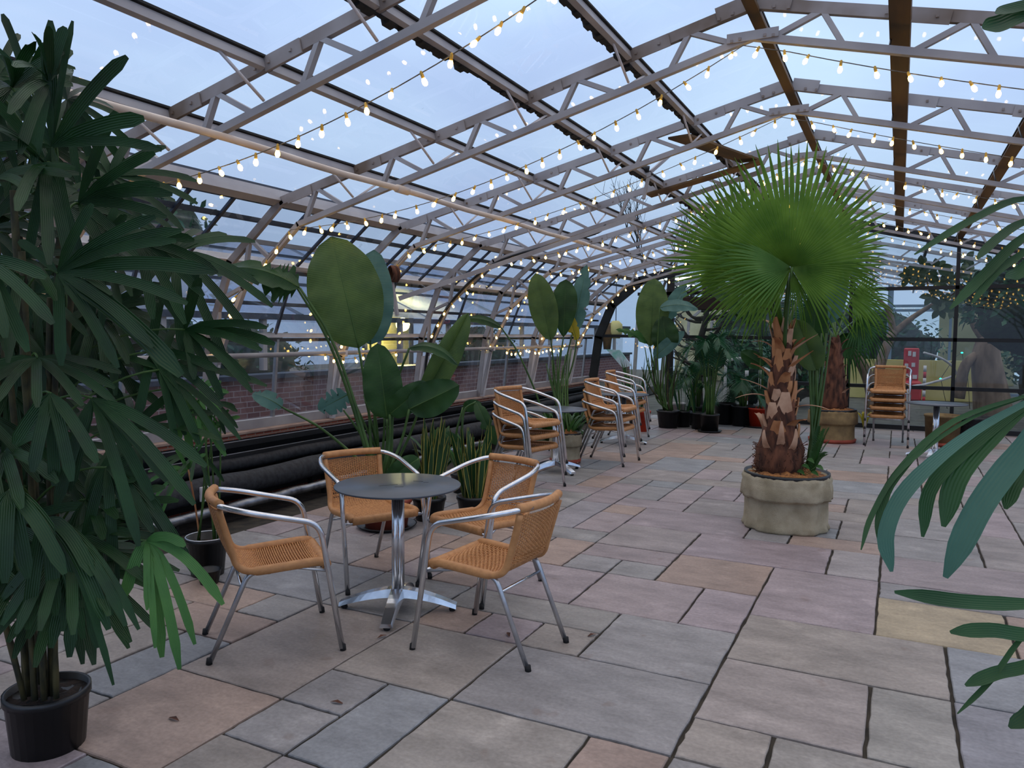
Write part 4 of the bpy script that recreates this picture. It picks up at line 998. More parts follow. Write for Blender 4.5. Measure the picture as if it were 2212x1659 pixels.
PL(s2, (1236, 722), (1268, 572), .26, D2+.3, root=g3, k=3, via=[(1206, 860), (1222, 780)], bow=.06, seed=23, m='strel_b', tear=.3)
PL(s2, (1246, 735), (1226, 672), .15, D2+.2, root=g3, k=3.5, via=[(1210, 870), (1236, 790)], bow=.1, seed=24, m='yel', tear=.3)
PL(s2, (1083, 708), (1000, 690), .14, D2-.2, root=g3, k=4.4, via=[(1178, 900), (1150, 830), (1118, 760)], bow=.35, fold=-.4, seed=25, m='strel_d', nr=(0, 0, .8))
for k in range(10): obj('petiole', MB().tube(bez(g3(k*.7), P(1190+3*k, 850, D2), P(1180+6*k, 745+rr.uniform(-10, 60), D2), 6), [.016-.0015*i for i in range(7)], 6), 'stem', s2)
for k in range(16):
    a = k*.55; b = g3(a); tp = b+V((.30*math.cos(a), .30*math.sin(a), .16+.1*rr.random())); obj('fern_leaf', MB().blade(bez(b, (b+tp)/2+V((0, 0, .12)), tp, 6), [.006, .014, .02, .02, .016, .01, .002], V((0, 0, 1))), 'fern', s2)
# ---- third strelitzia near the gable
c3 = V((-3.50, 12.95, 0)); s3 = thing('potted_strelitzia', 'bird of paradise with one tall upright leaf near the black gable frame', 'potted plant', tuple(c3))
pot(s3, c3, .19, .3); g4 = lambda k, h=.3: c3+V((.07*math.cos(k), .07*math.sin(k), h)); D3 = 13.2
PL(s3, (1405, 748), (1413, 601), .56, D3, root=g4, k=1, via=[(1420, 850), (1410, 800)], bow=.08, seed=31, m='strel', peak=.5)
PL(s3, (1440, 760), (1432, 682), .46, D3-.1, root=g4, k=2, via=[(1428, 850), (1436, 800)], bow=.15, seed=32, m='strel_d')
PL(s3, (1438, 690), (1482, 612), .30, D3+.2, root=g4, k=3, via=[(1426, 850), (1432, 760)], bow=.1, seed=33, m='strel_b', tear=.3)
PL(s3, (1425, 665), (1508, 668), .26, D3-.2, root=g4, k=4, via=[(1424, 850), (1420, 760)], bow=.3, seed=34, m='strel_b', fold=-.2, nr=(0, 0, .8))
PL(s3, (1412, 772), (1478, 716), .24, D3-.1, root=g4, k=5, via=[(1424, 860)], bow=.2, seed=35, m='strel_b')
PL(s3, (1400, 740), (1330, 712), .20, D3, root=g4, k=5.6, via=[(1418, 860), (1412, 790)], bow=.35, seed=36, m='fern', tear=.6, fold=-.3, nr=(0, 0, .7))
for k in range(14): obj('petiole', MB().tube(bez(g4(k*.6), P(1400+4*k, 850, D3), P(1386+7*k, 770+rr.uniform(-20, 60), D3), 6), [.02-.002*i for i in range(7)], 6), 'stem' if k % 3 else 'cane', s3)
# ---- kentia palms and pots along the gable
def kentia(x, y, h, label, n=9, seed=1, r=.15, ph=.3, sauc=True, ll=.30, w=.021, m='kentia'):
    rr = random.Random(seed); c = V((x, y, 0)); t = thing('potted_kentia_palm', label, 'potted plant', tuple(c)); pot(t, c, r, ph, taper=.9)
    if sauc: saucer(t, c, r*1.35)
    for k in range(n):
        a = k*2.4+rr.uniform(-.3, .3); b = c+V((.05*math.cos(a), .05*math.sin(a), ph*.9)); hh = h*rr.uniform(.6, 1.0); rch = rr.uniform(.25, .6)
        tp = c+V((rch*math.cos(a), rch*math.sin(a), hh-.25)); ct = c+V((rch*.25*math.cos(a), rch*.25*math.sin(a), hh+.25))
        rachis_frond(t, b, ct, tp, 24, ll, w, m, seed=k, start=.34)
    for k in range(5):
        a = k*1.3; obj('stem', MB().tube([c+V((.04*math.cos(a), .04*math.sin(a), ph*.85)), c+V((.07*math.cos(a), .07*math.sin(a), ph+.45))], .012, 6), 'stem', t)
kentia(-2.74, 12.72, 1.75, 'kentia palm in a black pot with saucer, left of the central fan palm', n=12, seed=3)
kentia(-3.17, 13.6, 1.2, 'small dark palm in a black pot behind the kentia palm, by the gable', n=8, seed=5, r=.17, ph=.34, sauc=False)
kentia(-2.42, 13.9, 1.0, 'low dark palm in a grey tub right behind the kentia palm', n=7, seed=6, r=.2, ph=.36, sauc=False)
c = V((-2.14, 13.85, 0)); t = thing('potted_strelitzia', 'plant in a bright red pot by the gable, its leaves arching left above the trunk', 'potted plant', tuple(c))
pot(t, c, .19, .34, m='redpot', taper=.8); saucer(t, c, .26)
g5 = lambda k, h=.32: c+V((.07*math.cos(k), .07*math.sin(k), h)); D5 = 13.6
PL(t, (1632, 690), (1512, 606), .40, D5, root=g5, k=1, via=[(1640, 860), (1642, 760)], bow=.35, seed=41, m='strel_d', fold=-.3, nr=(0, 0, .6), tear=.15)
PL(t, (1640, 690), (1585, 655), .40, D5+.1, root=g5, k=2, via=[(1644, 860), (1646, 760)], bow=.2, seed=42, m='strel_d', fold=-.2, tear=.2)
PL(t, (1650, 790), (1600, 760), .3, D5+.1, root=g5, k=3, via=[(1644, 880)], bow=.2, seed=43, m='strel_d', fold=-.2)
for x, y, r, h, m, l in ((-3.75, 12.25, .14, .34, 'redpot', 'tall red pot half hidden behind the third chair stack'), (-3.62, 13.9, .18, .35, 'white', 'pale square-looking tub at the foot of the gable glass'), (-2.75, 14.0, .19, .38, 'blackpot', 'grey black tub under the gable rail, right of the white tub')):
    c = V((x, y, 0)); t = thing('plant_pot', l, 'pot', tuple(c)); pot(t, c, r, h, m=m, taper=.85)
for k, (x, y, hh) in enumerate(((-4.05, 12.9, 1.0), (-3.3, 13.2, .9), (-3.0, 13.05, .8))):
    c = V((x, y, 0)); t = thing('potted_reed_plant', ['clump of upright reeds left of the tall bird of paradise', 'clump of upright reeds in a black pot, right of the tall bird of paradise', 'clump of upright reeds next to the kentia palm'][k], 'potted plant', tuple(c)); pot(t, c, .14, .28)
    rq = random.Random(k+50)
    for q in range(22):
        a = rq.uniform(0, 6.28); b = c+V((.08*math.cos(a), .08*math.sin(a), .25)); tp = b+V((rq.uniform(.05, .3)*math.cos(a), rq.uniform(.05, .3)*math.sin(a), hh*rq.uniform(.5, 1)))
        obj('leaf', MB().blade(bez(b, (b+tp)/2+V((0, 0, .12)), tp, 6), [.005, .009, .012, .012, .01, .006, .001], V((math.cos(a+1.5), math.sin(a+1.5), .2))), ('kentia', 'fern', 'stem')[q % 3], t)
# low greens in the left bed
for k, (x, y) in enumerate(((-4.35, 6.9), (-4.2, 9.5), (-4.1, 10.15))):
    c = V((x, y, 0)); t = thing('bed_plant', ['low dark leafy plant near the first chair stack in the left bed', 'low broad leaved plant in the left bed behind the second chair stack', 'low green plant in the left bed before the third chair stack'][k], 'plant', tuple(c))
    rq = random.Random(k+80)
    for q in range(26):
        a = rq.uniform(0, 6.28); tp = c+V((rq.uniform(.1, .38)*math.cos(a), rq.uniform(.1, .38)*math.sin(a), rq.uniform(.12, .6)))
        obj('leaf', MB().blade(bez(c, (c+tp)/2+V((0, 0, .2)), tp, 6), [.004, .008, .03, .045, .045, .03, .002], V((0, 0, 1))), ('strel_d', 'fern')[q % 2], t)

# ============================================================ FAN PALMS
def boots(t, c, prof, n, seed=1, pale=.35, size=1.0, mdark='boot'):
    """cut leaf bases spiralling up the trunk"""
    rr = random.Random(seed)
    def rad(z):
        for (r0, z0), (r1, z1) in zip(prof, prof[1:]):
            if z0 <= z <= z1: return r0+(r1-r0)*(z-z0)/max(1e-6, z1-z0)
        return prof[-1][0]
    z0, z1 = prof[0][1], prof[-1][1]
    for k in range(n):
        q = (k+.5)/n; z = z0+(z1-z0)*(.06+.9*q); a = k*2.399+rr.uniform(-.15, .15); R = rad(z)*.96
        d = V((math.cos(a), math.sin(a), 0)); s = V((-d.y, d.x, 0)); L = rr.uniform(.14, .26)*size; fl_ = rr.uniform(.04, .35) if rr.random() < .75 else rr.uniform(.6, 1.25)
        b = V(c)+V((0, 0, z))+d*(R-.01); mp_ = b+V((0, 0, L*.55))+d*L*.12*(1+fl_); tp = b+V((0, 0, L*(1-.35*fl_)))+d*L*fl_*.75
        ln = bez(b, mp_, tp, 6); w = rr.uniform(.035, .055)*size*(1.25 if q < .35 else .9)
        mb = MB(); nn = d
        mb.blade(ln, [w*1.2, w*1.1, w*.95, w*.82, w*.68, w*.58, w*.45], nn, fold=-.35)
        mb.blade([p-nn*.006 for p in ln], [w*1.2, w*1.1, w*.95, w*.82, w*.68, w*.58, w*.45], nn, fold=-.35)
        obj('leaf_base', mb, 'boot2' if rr.random() < pale else mdark, t)
def costa(t, hub, axis, nrm, n, L, spread, m='fan', join=.5, droop=.12, seed=1, root=None, name='fan_leaf', cup=.12, w=None, tipd=.25):
    rr = random.Random(seed); hub = V(hub); ax = V(axis).normalized(); nn = V(nrm).normalized(); s = ax.cross(nn).normalized(); nn = s.cross(ax).normalized()
    mb = MB(); sp = math.radians(spread); K = 11; rows = []
    for k in range(n+1):
        a = (k/n-.5)*2*sp; l = L*(1-.22*(abs(a)/sp)**2); rows.append((a, l))
    for k in range(n):
        a0, a1 = rows[k][0], rows[k+1][0]; am = (a0+a1)/2; l = L*(1-.25*(abs(am)/sp)**2)*rr.uniform(.95, 1.04); jj = join*rr.uniform(.93, 1.05)
        bend = rr.uniform(.6, 1.3); tw = rr.uniform(-.03, .03)
        vs = []; uv = []
        for i in range(K+1):
            q = i/K; r = l*(.02+.98*q)
            if q <= jj: ha = (a1-a0)/2
            else: ha = (a1-a0)/2*max(.02, 1-(q-jj)/(1-jj))**.85*(jj/q)**.3
            dz = cup*l*q*(1-q)*1.2+(-droop*l*max(0, q-.35)**2*2.2*bend if True else 0)
            amq = am+tw*max(0, q-jj)*2
            for e in (-1, 0, 1):
                aa = amq+ha*e; d = ax*math.cos(aa)+s*math.sin(aa)
                fold_ = (.010 if e == 0 else -.004)*(1 if q < .95 else .3)
                p = hub+d*r+nn*(dz+fold_)-V((0, 0, droop*l*max(0, q-.5)**2*bend+tipd*l*max(0, q-.72)**2*bend*1.5))
                vs.append(p); uv.append(((e+1)/2, q))
        fs = []
        for i in range(K): o = i*3; fs += [(o, o+1, o+4, o+3), (o+1, o+2, o+5, o+4)]
        mb.add(vs, fs, uv)
    lf = obj(name, mb, m, t)
    if root is not None:
        obj('petiole', MB().tube(bez(root, (V(root)+hub)/2+V((0, 0, .05)), hub, 8), [.02-.0012*i for i in range(9)], 7, flat=.6), 'stem', lf)
    return lf
fc = V((-.80, 6.72, 0)); fp_ = thing('potted_fan_palm', 'central fan palm with a shaggy brown trunk in a beige burlap pot', 'potted plant', tuple(fc))
burlap_pot(fp_, fc, .335, .47, folds=9, amp=.10)
tb_ = fc+V((-.06, -.02, 0))
prof = [(.165, .44), (.19, .52), (.185, .66), (.135, .82), (.115, 1.0), (.10, 1.2), (.08, 1.42), (.05, 1.66)]
wob = lambda a, z: 1+.07*math.sin(5*a+z*22)+.04*math.sin(11*a-z*37)
obj('trunk', MB().lathe(prof, 28, c=tb_, wob=wob), 'trunk', fp_)
boots(fp_, tb_, [(r, z) for r, z in prof if z > .6][0:], 46, seed=4, pale=.3, size=1.0)
# loose fibres low on the trunk
mb = MB(); rq = random.Random(9)
for k in range(150):
    a = rq.uniform(0, 6.28); z = rq.uniform(.44, .70); R = .17; b = tb_+V((R*math.cos(a), R*math.sin(a), z)); mb.tube([b, b+V((.05*math.cos(a), .05*math.sin(a), rq.uniform(-.05, .06)))], .003, 3)
obj('fibre', mb, 'trunk', fp_, kind='stuff')
# long pale split bases standing out
for a, z, L, up, m in ((-.25, 1.02, .30, .02, 'boot2'), (-2.95, 1.16, .24, .1, 'boot2'), (-2.8, 1.10, .28, .0, 'boot2'), (-.3, 1.50, .20, .14, 'boot2'), (-2.9, 1.53, .16, .04, 'boot2'), (-.6, 1.36, .22, .15, 'boot'), (-2.7, 1.36, .15, .12, 'boot'), (-1.4, .74, .22, .2, 'boot2'), (-2.0, .70, .2, .16, 'boot2'), (-.9, .70, .2, .18, 'boot2')):
    d = V((math.cos(a), math.sin(a), 0)); b = tb_+V((0, 0, z-.03))+d*(.09 if z > .9 else .16); e = b+d*(L if z > .9 else L*.35)+V((0, 0, up))
    mb = MB(); ln = bez(b, b+d*L*.4+V((0, 0, .07)), e, 7); mb.blade(ln, [.03, .034, .03, .026, .022, .018, .014, .006], V((0, 0, 1)) if z > .9 else d, fold=.3); obj('leaf_base', mb, m, fp_)
DH = 6.15; crown = tb_+V((0, 0, 1.6)); hub = P(1704, 580, DH)
costa(fp_, hub, CU*.98+CR*.02-CF*.15, -CF+CU*.15, 46, 1.0, 92, 'fan', .56, .04, 5, root=crown, cup=.05, tipd=.05)
costa(fp_, hub-CF*.05, -CU*.50+CR*.87-CF*.2, -CF+CU*.3, 20, .76, 38, 'fan', .42, .08, 6, cup=.1, tipd=.3)
costa(fp_, hub-CF*.03, -CU*.95+CR*.25-CF*.05, -CF+CU*.3, 9, .50, 16, 'fan', .3, .08, 16, cup=.05, tipd=.3)
costa(fp_, hub-CF*.05, -CU*.62-CR*.80-CF*.2, -CF+CU*.3, 16, .72, 30, 'fan', .42, .08, 26, cup=.1, tipd=.3)
costa(fp_, hub-CF*.04, -CR*.92-CU*.12-CF*.3, -CF+CU*.4, 22, .68, 42, 'fan_l', .45, .1, 7, cup=.1, tipd=.3)
obj('petiole', MB().tube(bez(tb_+V((.02, -.05, 1.50)), tb_+V((.03, -.10, 1.80)), hub-CF*.07, 8), [.024-.001*i for i in range(9)], 8, flat=.7), 'stem', fp_)
h2 = P(1618, 570, DH+.5); costa(fp_, h2, CU*.75-CR*.6, -CF+CU*.1, 44, .82, 88, 'fan', .6, .03, 8, root=crown, cup=.05, tipd=.05)
h3 = P(1768, 560, DH+.55); costa(fp_, h3, CU*.45+CR*.85, -CF+CU*.2, 34, .62, 80, 'fan', .5, .08, 9, root=crown, cup=.08, tipd=.2)
h4 = P(1650, 600, DH+.35); costa(fp_, h4, -CU*.35-CR*.9, -CF+CU*.4, 30, .60, 80, 'fan', .45, .15, 10, root=crown, cup=.1, tipd=.4)
obj('spear_leaf', MB().tube([crown, P(1675, 620, DH+.2), P(1668, 575, DH+.3)], [.02, .02, .006], 7), 'fan', fp_)
# companions in the same pot (each its own plant)
c = fc+V((.17, .10, .44)); t = thing('strelitzia', 'bird of paradise growing in the burlap pot right beside the fan palm trunk', 'plant', tuple(c))
g6 = lambda k, h=0: c+V((.03*math.cos(k), .03*math.sin(k), 0))
PL(t, (1764, 800), (1722, 690), .24, 6.5, root=g6, k=1, via=[(1764, 940)], bow=.06, seed=51, fold=.35)
PL(t, (1752, 770), (1768, 610), .22, 6.9, root=g6, k=2, via=[(1758, 940)], bow=.06, seed=52, m='strel_d')
PL(t, (1790, 700), (1822, 560), .20, 6.9, root=g6, k=3, via=[(1764, 940), (1776, 800)], bow=.1, seed=53, m='strel_b', fold=.6)
for k in range(6): obj('petiole', MB().tube(bez(g6(k), P(1752+5*k, 850, 6.55), P(1745+10*k, 720, 6.6), 6), [.014-.001*i for i in range(7)], 6), 'stem', t)
c = fc+V((.20, -.03, .44)); t = thing('fern', 'small upright fern at the right rim of the burlap pot', 'plant', tuple(c))
for k in range(9):
    a = -1.2+k*.38; b = c; tp = c+V((.10*math.cos(a)+.02, .12*math.sin(a), .30+.12*math.sin(k*2.1)))
    rachis_frond(t, b, (b+tp)/2+V((0, 0, .08)), tp, 18, .05, .014, 'fern', droop=.05, start=.1, seed=k, rr_w=.002)
c = fc+V((.12, -.15, .45)); t = thing('ivy', 'few small ivy leaves low beside the fan palm trunk', 'plant', tuple(c))
for k in range(5):
    tp = c+V((-.02+.035*k, -.02, .05+.05*(k % 3))); obj('leaf', MB().blade(bez(tp, tp+V((.02, 0, .015)), tp+V((.06, -.02, -.02)), 4), [.004, .018, .024, .016, .002], V((0, -.5, 1))), 'fern', t)
    obj('stem', MB().tube([c, tp], .002, 4), 'stem', t)
# ---- second fan palm in brown burlap
fc2 = V((-.86, 12.55, 0)); t = thing('potted_fan_palm', 'smaller fan palm with a dark trunk in a brown wrapped pot behind the central one', 'potted plant', tuple(fc2))
burlap_pot(t, fc2, .33, .50, m='burlap2', folds=5, amp=.015, base='terra')
pr2 = [(.17, .48), (.2, .55), (.18, .75), (.15, .95), (.12, 1.2), (.09, 1.42), (.06, 1.58)]
obj('trunk', MB().lathe(pr2, 20, c=fc2, wob=wob), 'trunk', t); boots(t, fc2, pr2, 34, seed=8, pale=.12, size=.8, mdark='trunk')
cr2 = fc2+V((0, 0, 1.55))
for k, (x, y, ax, m) in enumerate(((1840, 640, CR*.8-CU*.3, 'fan'), (1790, 650, CU*.2-CR*.2, 'kentia'), (1850, 690, CR*.7-CU*.8, 'fern'), (1770, 690, -CR*.9+CU*.1, 'kentia'), (1820, 720, -CU*.8+CR*.3, 'fern'), (1800, 600, CU*.9+CR*.2, 'strel_b'))):
    costa(t, P(x, y, 12.0+.1*k), ax, -CF+CU*.3, 24, .78, 75, m, .4, .15, 60+k, root=cr2, cup=.08, tipd=.5)
c = V((.62, 12.95, 0)); t = thing('plant_pot', 'grey tub with a clay base behind the round table at the gable', 'pot', tuple(c)); pot(t, c, .24, .45, m='burlap2', taper=.9); obj('base', MB().lathe([(.26, 0), (.27, .04), (.22, .05)], 24, c=c), 'terra', t)
c = V((1.05, 13.2, 0)); t = thing('plant_pot', 'wide grey stone tub at the far right before the gable', 'pot', tuple(c)); pot(t, c, .3, .42, m='lag', taper=.9)
c = V((-.45, 13.6, 0)); t = thing('ground_plant', 'small bright green leaves on the ground left of the stacked chairs', 'plant', tuple(c))
for k in range(7): a = k*.9; obj('leaf', MB().blade(bez(c, c+V((.05*math.cos(a), .05*math.sin(a), .42)), c+V((.2*math.cos(a), .2*math.sin(a), .36)), 5), [.004, .02, .03, .025, .015, .002], V((0, 0, 1))), 'yel', t)
# leaf litter
for k, (x, y) in enumerate(((365, 1550), (1270, 1375), (1100, 1375), (740, 1520), (835, 1372))):
    z = .004; d = (P(x, y, 1)-CAM); p = CAM+d*((z-H)/d.z); mb = MB(); a = k*1.1
    mb.blade([p, p+V((.03*math.cos(a), .03*math.sin(a), .006)), p+V((.06*math.cos(a), .06*math.sin(a), 0))], [.004, .011, .001], V((0, 0, 1)))
    obj('fallen_leaf', mb, 'trunk', label='curled dead leaf bit lying on the paving', cat='leaf', group='leaf bits on the paving', origin=tuple(p))

# ============================================================ OUTSIDE, LEFT: NEIGHBOUR GREENHOUSE
M['ground'] = mat('outside_ground', '#3b3c38', '#54544e', .9, 0, 3, .3)
struct('floor', MB().box((-13.8, 9, .12), (16, 40, .2)), 'ground')
nw = thing('neighbour_greenhouse', 'neighbouring greenhouse on a brick base seen through the left glass', 'greenhouse', (-7.6, 9, .22))
obj('brick_base', MB().box((-7.75, 8.5, .59), (.25, 30, .76)), 'brick_far', nw)
obj('coping', MB().box((-7.72, 8.5, .99), (.34, 30, .06)), 'navy', nw)
obj('eave_gutter', MB().box((-7.72, 8.5, 1.80), (.2, 30, .08)), 'navy', nw)
for k in range(18): obj('post', MB().box((-7.7, -5+1.6*k, 1.42), (.08, .07, .70)), 'truss', nw)
obj('glazing', MB().add([(-7.7, -6, 1.05), (-7.7, -6, 1.8), (-7.7, 23, 1.8), (-7.7, 23, 1.05)], [(0, 1, 2, 3)], smooth=False), 'glass', nw)
obj('roof_glass', MB().add([(-7.72, -6, 1.85), (-7.72, 23, 1.85), (-11.2, 23, 3.35), (-11.2, -6, 3.35)], [(0, 1, 2, 3)], smooth=False), 'glass_n', nw)
obj('roof_glass', MB().add([(-14.7, -6, 1.85), (-14.7, 23, 1.85), (-11.2, 23, 3.35), (-11.2, -6, 3.35)], [(0, 1, 2, 3)], smooth=False), 'glass_n', nw)
for k in range(2): obj('roof_bar', MB().box((-8.9-1.5*k, 8.5, 2.37+.643*k), (.05, 29, .05)), 'navy', nw)
for k in range(8): obj('rafter', MB().beam((-7.72, -5+3.4*k, 1.83), (-11.2, -5+3.4*k, 3.33), .03, .05), 'bluegrey', nw)
# lit pale room with a globe lamp
rm = thing('lit_partition', 'pale yellow lit partition glowing behind the left glass', 'partition', (-9.3, 12.9, .3))
obj('panel', MB().box((-9.4, 12.95, 1.55), (.08, 1.5, 1.9)), 'cream', rm); obj('frame', MB().box((-9.33, 12.15, 1.55), (.06, .08, 1.9)).box((-9.33, 13.75, 1.55), (.06, .08, 1.9)), 'navy', rm)
gl = P(870, 701, 15.4); pl_ = bpy.data.lights.new('globe_glow', 'POINT'); pl_.energy = 110; pl_.color = (1, .85, .4); pl_.shadow_soft_size = .15; po_ = bpy.data.objects.new('globe_glow', pl_); COL.objects.link(po_); po_.location = P(870, 701, 15.2)+V((.0, 0, .0))
t = thing('globe_lamp', 'glowing round globe lamp behind the left glass', 'lamp', tuple(gl))
obj('globe', MB().lathe([(.001, -.14), (.08, -.115), (.125, -.06), (.14, 0), (.125, .06), (.08, .115), (.001, .14)], 20, c=gl), 'globe', t)
obj('bracket', MB().tube([gl+V((0, 0, .13)), gl+V((-.1, 0, .22)), gl+V((-.32, 0, .22))], .015, 6), 'black', t)
# hedges and trees
def blob(name, label, c, size, seed, m='hedge', cat='hedge', leafn=500, lm='kentia', ls=.10):
    rr = random.Random(seed); t = thing(name, label, cat, (c[0], c[1], c[2]-size[2]))
    mb = MB(); N = 14; vs = []; fs = []
    for j in range(N+1):
        for k in range(20):
            th = PI*j/N; a = 2*PI*k/20; q = .86+.12*math.sin(3*a+j)+rr.uniform(-.07, .07)
            vs.append((c[0]+size[0]*q*math.sin(th)*math.cos(a), c[1]+size[1]*q*math.sin(th)*math.sin(a), c[2]+size[2]*q*math.cos(th)))
    for j in range(N):
        for k in range(20): fs.append((j*20+k, (j+1)*20+k, (j+1)*20+(k+1) % 20, j*20+(k+1) % 20))
    obj('crown', mb.add(vs, fs), m, t); lb = MB()
    for q in range(leafn):
        th = math.acos(rr.uniform(-.4, 1)); a = rr.uniform(0, 6.28); d = V((math.sin(th)*math.cos(a), math.sin(th)*math.sin(a), math.cos(th)))
        p = V(c)+V((d.x*size[0], d.y*size[1], d.z*size[2]))*rr.uniform(.82, 1.08); e = p+V((rr.uniform(-1, 1), rr.uniform(-1, 1), rr.uniform(-.8, .6))).normalized()*ls*rr.uniform(.7, 1.5)
        lb.blade([p, (p+e)/2, e], [ls*.1, ls*.28, .003], d)
    obj('foliage', lb, lm, t, kind='stuff'); return t
for k, (x, y) in enumerate(((-9.6, 2.5), (-9.8, 5.5), (-9.4, 8.6), (-9.9, 17.5))):
    blob('hedge', 'dark bushes behind the neighbour glazing, %s' % ['far left', 'seen over the left end of the brick base', 'left of the lit partition', 'right of the lit partition'][k], (x, y, 1.05), (1.0, 1.6, .72), 70+k)
def tree(label, c, h, seed, bare=True, spread=1.0, m='darkbark', r0=.14, depth=4, cat='tree'):
    rr = random.Random(seed); t = thing('bare_tree', label, cat, c); mb = MB()
    def br(p, d, L, r, n):
        ctrl = p+d*L*.5+V((rr.uniform(-.1, .1), rr.uniform(-.1, .1), rr.uniform(-.05, .1)))*L; e = p+d*L+V((rr.uniform(-.12, .12), rr.uniform(-.12, .12), 0))*L
        mb.tube(bez(p, ctrl, e, 4), [r*(1-.09*i) for i in range(5)], 5, caps=False)
        if n == 0: return
        for q in range(3 if n > 1 else 4):
            nd = (d+V((rr.uniform(-1, 1), rr.uniform(-1, 1), rr.uniform(-.2, .7)))*.75*spread).normalized(); br(e if q < 2 else ctrl, nd, L*rr.uniform(.6, .8), r*.6, n-1)
    br(V(c), V((0, 0, 1)), h*.33, r0, depth); obj('branches', mb, m, t); return t
tree('bare tree far behind the roof glass, above and left of the fan palm', (-9.5, 33, 0), 9.5, 3, depth=5, r0=.12)
blob('conifer', 'tall hazy dark tree beyond the neighbour roof at the far left', (-20, 14, 3.4), (3.0, 3.5, 2.8), 81, cat='tree', leafn=900, ls=.3)
blob('conifer', 'tall dark tree beyond the roof, at the far right', (7.5, 26, 3.2), (3.2, 3.0, 3.0), 82, cat='tree', leafn=900, ls=.3)

# ============================================================ BEYOND THE GABLE: NEXT HALL
struct('floor', MB().box((-1, 24.2, -.06), (14, 19, .1)), 'ground')
for k, Y in enumerate((17.2, 19.6, 22.0, 25.0)):
    t = thing('hall_truss', ['first', 'second', 'third', 'fourth'][k]+' pale roof truss of the hall behind the gable', 'roof truss', (XR, Y, 3.3)); o = MB()
    fo = [(-5.5, 0), (-5.4, 2.0), (-4.6, 2.7), (XR, 3.55)]; fo += [mir(p) for p in fo[-2::-1]]
    for a, b in zip(fo, fo[1:]): o.beam((a[0], Y, a[1]), (b[0], Y, b[1]), .06, .07)
    obj('outer_chord', o, 'truss', t); o = MB()
    o.beam((-4.6, Y, 2.5), (XR, Y, 3.2), .05, .05); o.beam((XR, Y, 3.2), (2.9, Y, 2.5), .05, .05); obj('inner_chord', o, 'truss', t)
    for j in range(12):
        x = -4.3+.6*j; obj('web_brace', MB().beam((x, Y, 2.55+.19*(min(x+4.6, 2.9-x)/1)), (x+.3, Y, 2.72+.235*(min(x+4.9, 2.6-x)/1)), .03, .03), 'truss', t)
mb = MB()
for s in (0, 1):
    a, b = (-4.6, 2.75), (XR, 3.62)
    if s: a, b = mir(a), mir(b)
    mb.add([(a[0], 14.8, a[1]), (b[0], 14.8, b[1]), (b[0], 33, b[1]), (a[0], 33, a[1])], [(0, 1, 2, 3)], smooth=False)
struct('ceiling', mb, 'glass_roof')
for k, x in enumerate((-3.4, -2.1, XR, .4, 1.7)): obj('hall_purlin', MB().box((x, 24, roofz(x)-.03), (.05, 18, .07)), 'navy', label=['leftmost', 'second', 'middle', 'fourth', 'rightmost'][k]+' lengthwise roof bar of the hall behind the gable', cat='roof bar', origin=(x, 24, roofz(x)))
# low cream wall, blue grey frame, glass end wall
obj('low_wall', MB().box((.1, 22.0, .5), (3.4, .2, 1.0)), 'cream', label='low cream wall behind the gable, right of the fan palm', cat='wall', origin=(.2, 22, 0))
obj('end_building', MB().box((-5.4, 27.5, 1.35), (3.6, .3, 2.7)), mat('pale_yellow_render', '#a8a27c', '#c9c4a0', .85, 0, 1.5), label='pale yellowish building behind the bare branches at the left gable', cat='building', origin=(-5.4, 27.5, 0))
t = thing('glazed_screen', 'blue grey framed glass screen far behind the gable', 'screen', (0, 23.5, 0))
for x in (-2.6, -.25, 1.2, 3.6): obj('post', MB().box((x, 23.5, 1.5), (.14 if x != 1.2 else .06, .1, 3.0)), 'bluegrey', t)
for z in (.1, 2.3, 2.42): obj('rail', MB().box((.4, 23.5, z), (6.4, .08, .07)), 'bluegrey', t)
obj('pane', MB().add([(-2.7, 23.52, 0), (3.7, 23.52, 0), (3.7, 23.52, 2.4), (-2.7, 23.52, 2.4)], [(0, 1, 2, 3)], smooth=False), 'glass_g', t)
M['stone'] = mat('pale_render', '#8c8a68', '#a5a07c', .85, 0, 1.2)
obj('end_building', MB().box((2.3, 30, 1.5), (2.2, .4, 3.0)), 'stone', label='pale rendered building beyond the glass screen', cat='building', origin=(1.9, 30, 0))
for k, (x, y, sx, sz) in enumerate(((-3.8, 27, 2.2, 1.4), (-1.0, 27.5, 2.3, 1.25), (3.2, 20.0, 1.1, 1.0), (-2.3, 18.5, .9, .7), (3.0, 16.8, .8, .5), (-2.9, 17.2, .5, .8))):
    blob('shrub', ['dark shrub mass at the far left of the hall', 'dark shrub mass behind the low cream wall', 'dark shrub behind the big grey trunk', 'low shrub behind the gable left of the second fan palm', 'low dark shrub behind the gable at the right edge', 'dark shrub behind the gable door post'][k], (x, y, sz), (sx, .8, sz), 90+k, cat='shrub', leafn=500, ls=.16)
# smooth branched tree and big trunk behind the gable glass
def limb(mb, pts, r0, r1, n=9):
    ln = catmull(pts, 6); mb.tube(ln, [r0+(r1-r0)*i/(len(ln)-1) for i in range(len(ln))], n)
DT = 16.2
t = thing('smooth_barked_tree', 'smooth grey tree with a Y fork behind the gable glass, above the stacked chairs', 'tree', tuple(P(1900, 915, DT)))
mb = MB(); limb(mb, [P(1895, 925, DT), P(1880, 830, DT), P(1848, 765, DT), P(1812, 728, DT)], .16, .08)
limb(mb, [P(1888, 850, DT), P(1905, 775, DT), P(1930, 715, DT)], .12, .09); limb(mb, [P(1930, 720, DT), P(1920, 672, DT), P(1905, 655, DT), P(1880, 625, DT)], .075, .03); limb(mb, [P(1930, 720, DT), P(1965, 690, DT), P(2020, 655, DT), P(2060, 640, DT)], .07, .03)
obj('trunk', mb, 'bark', t)
rq = random.Random(44)
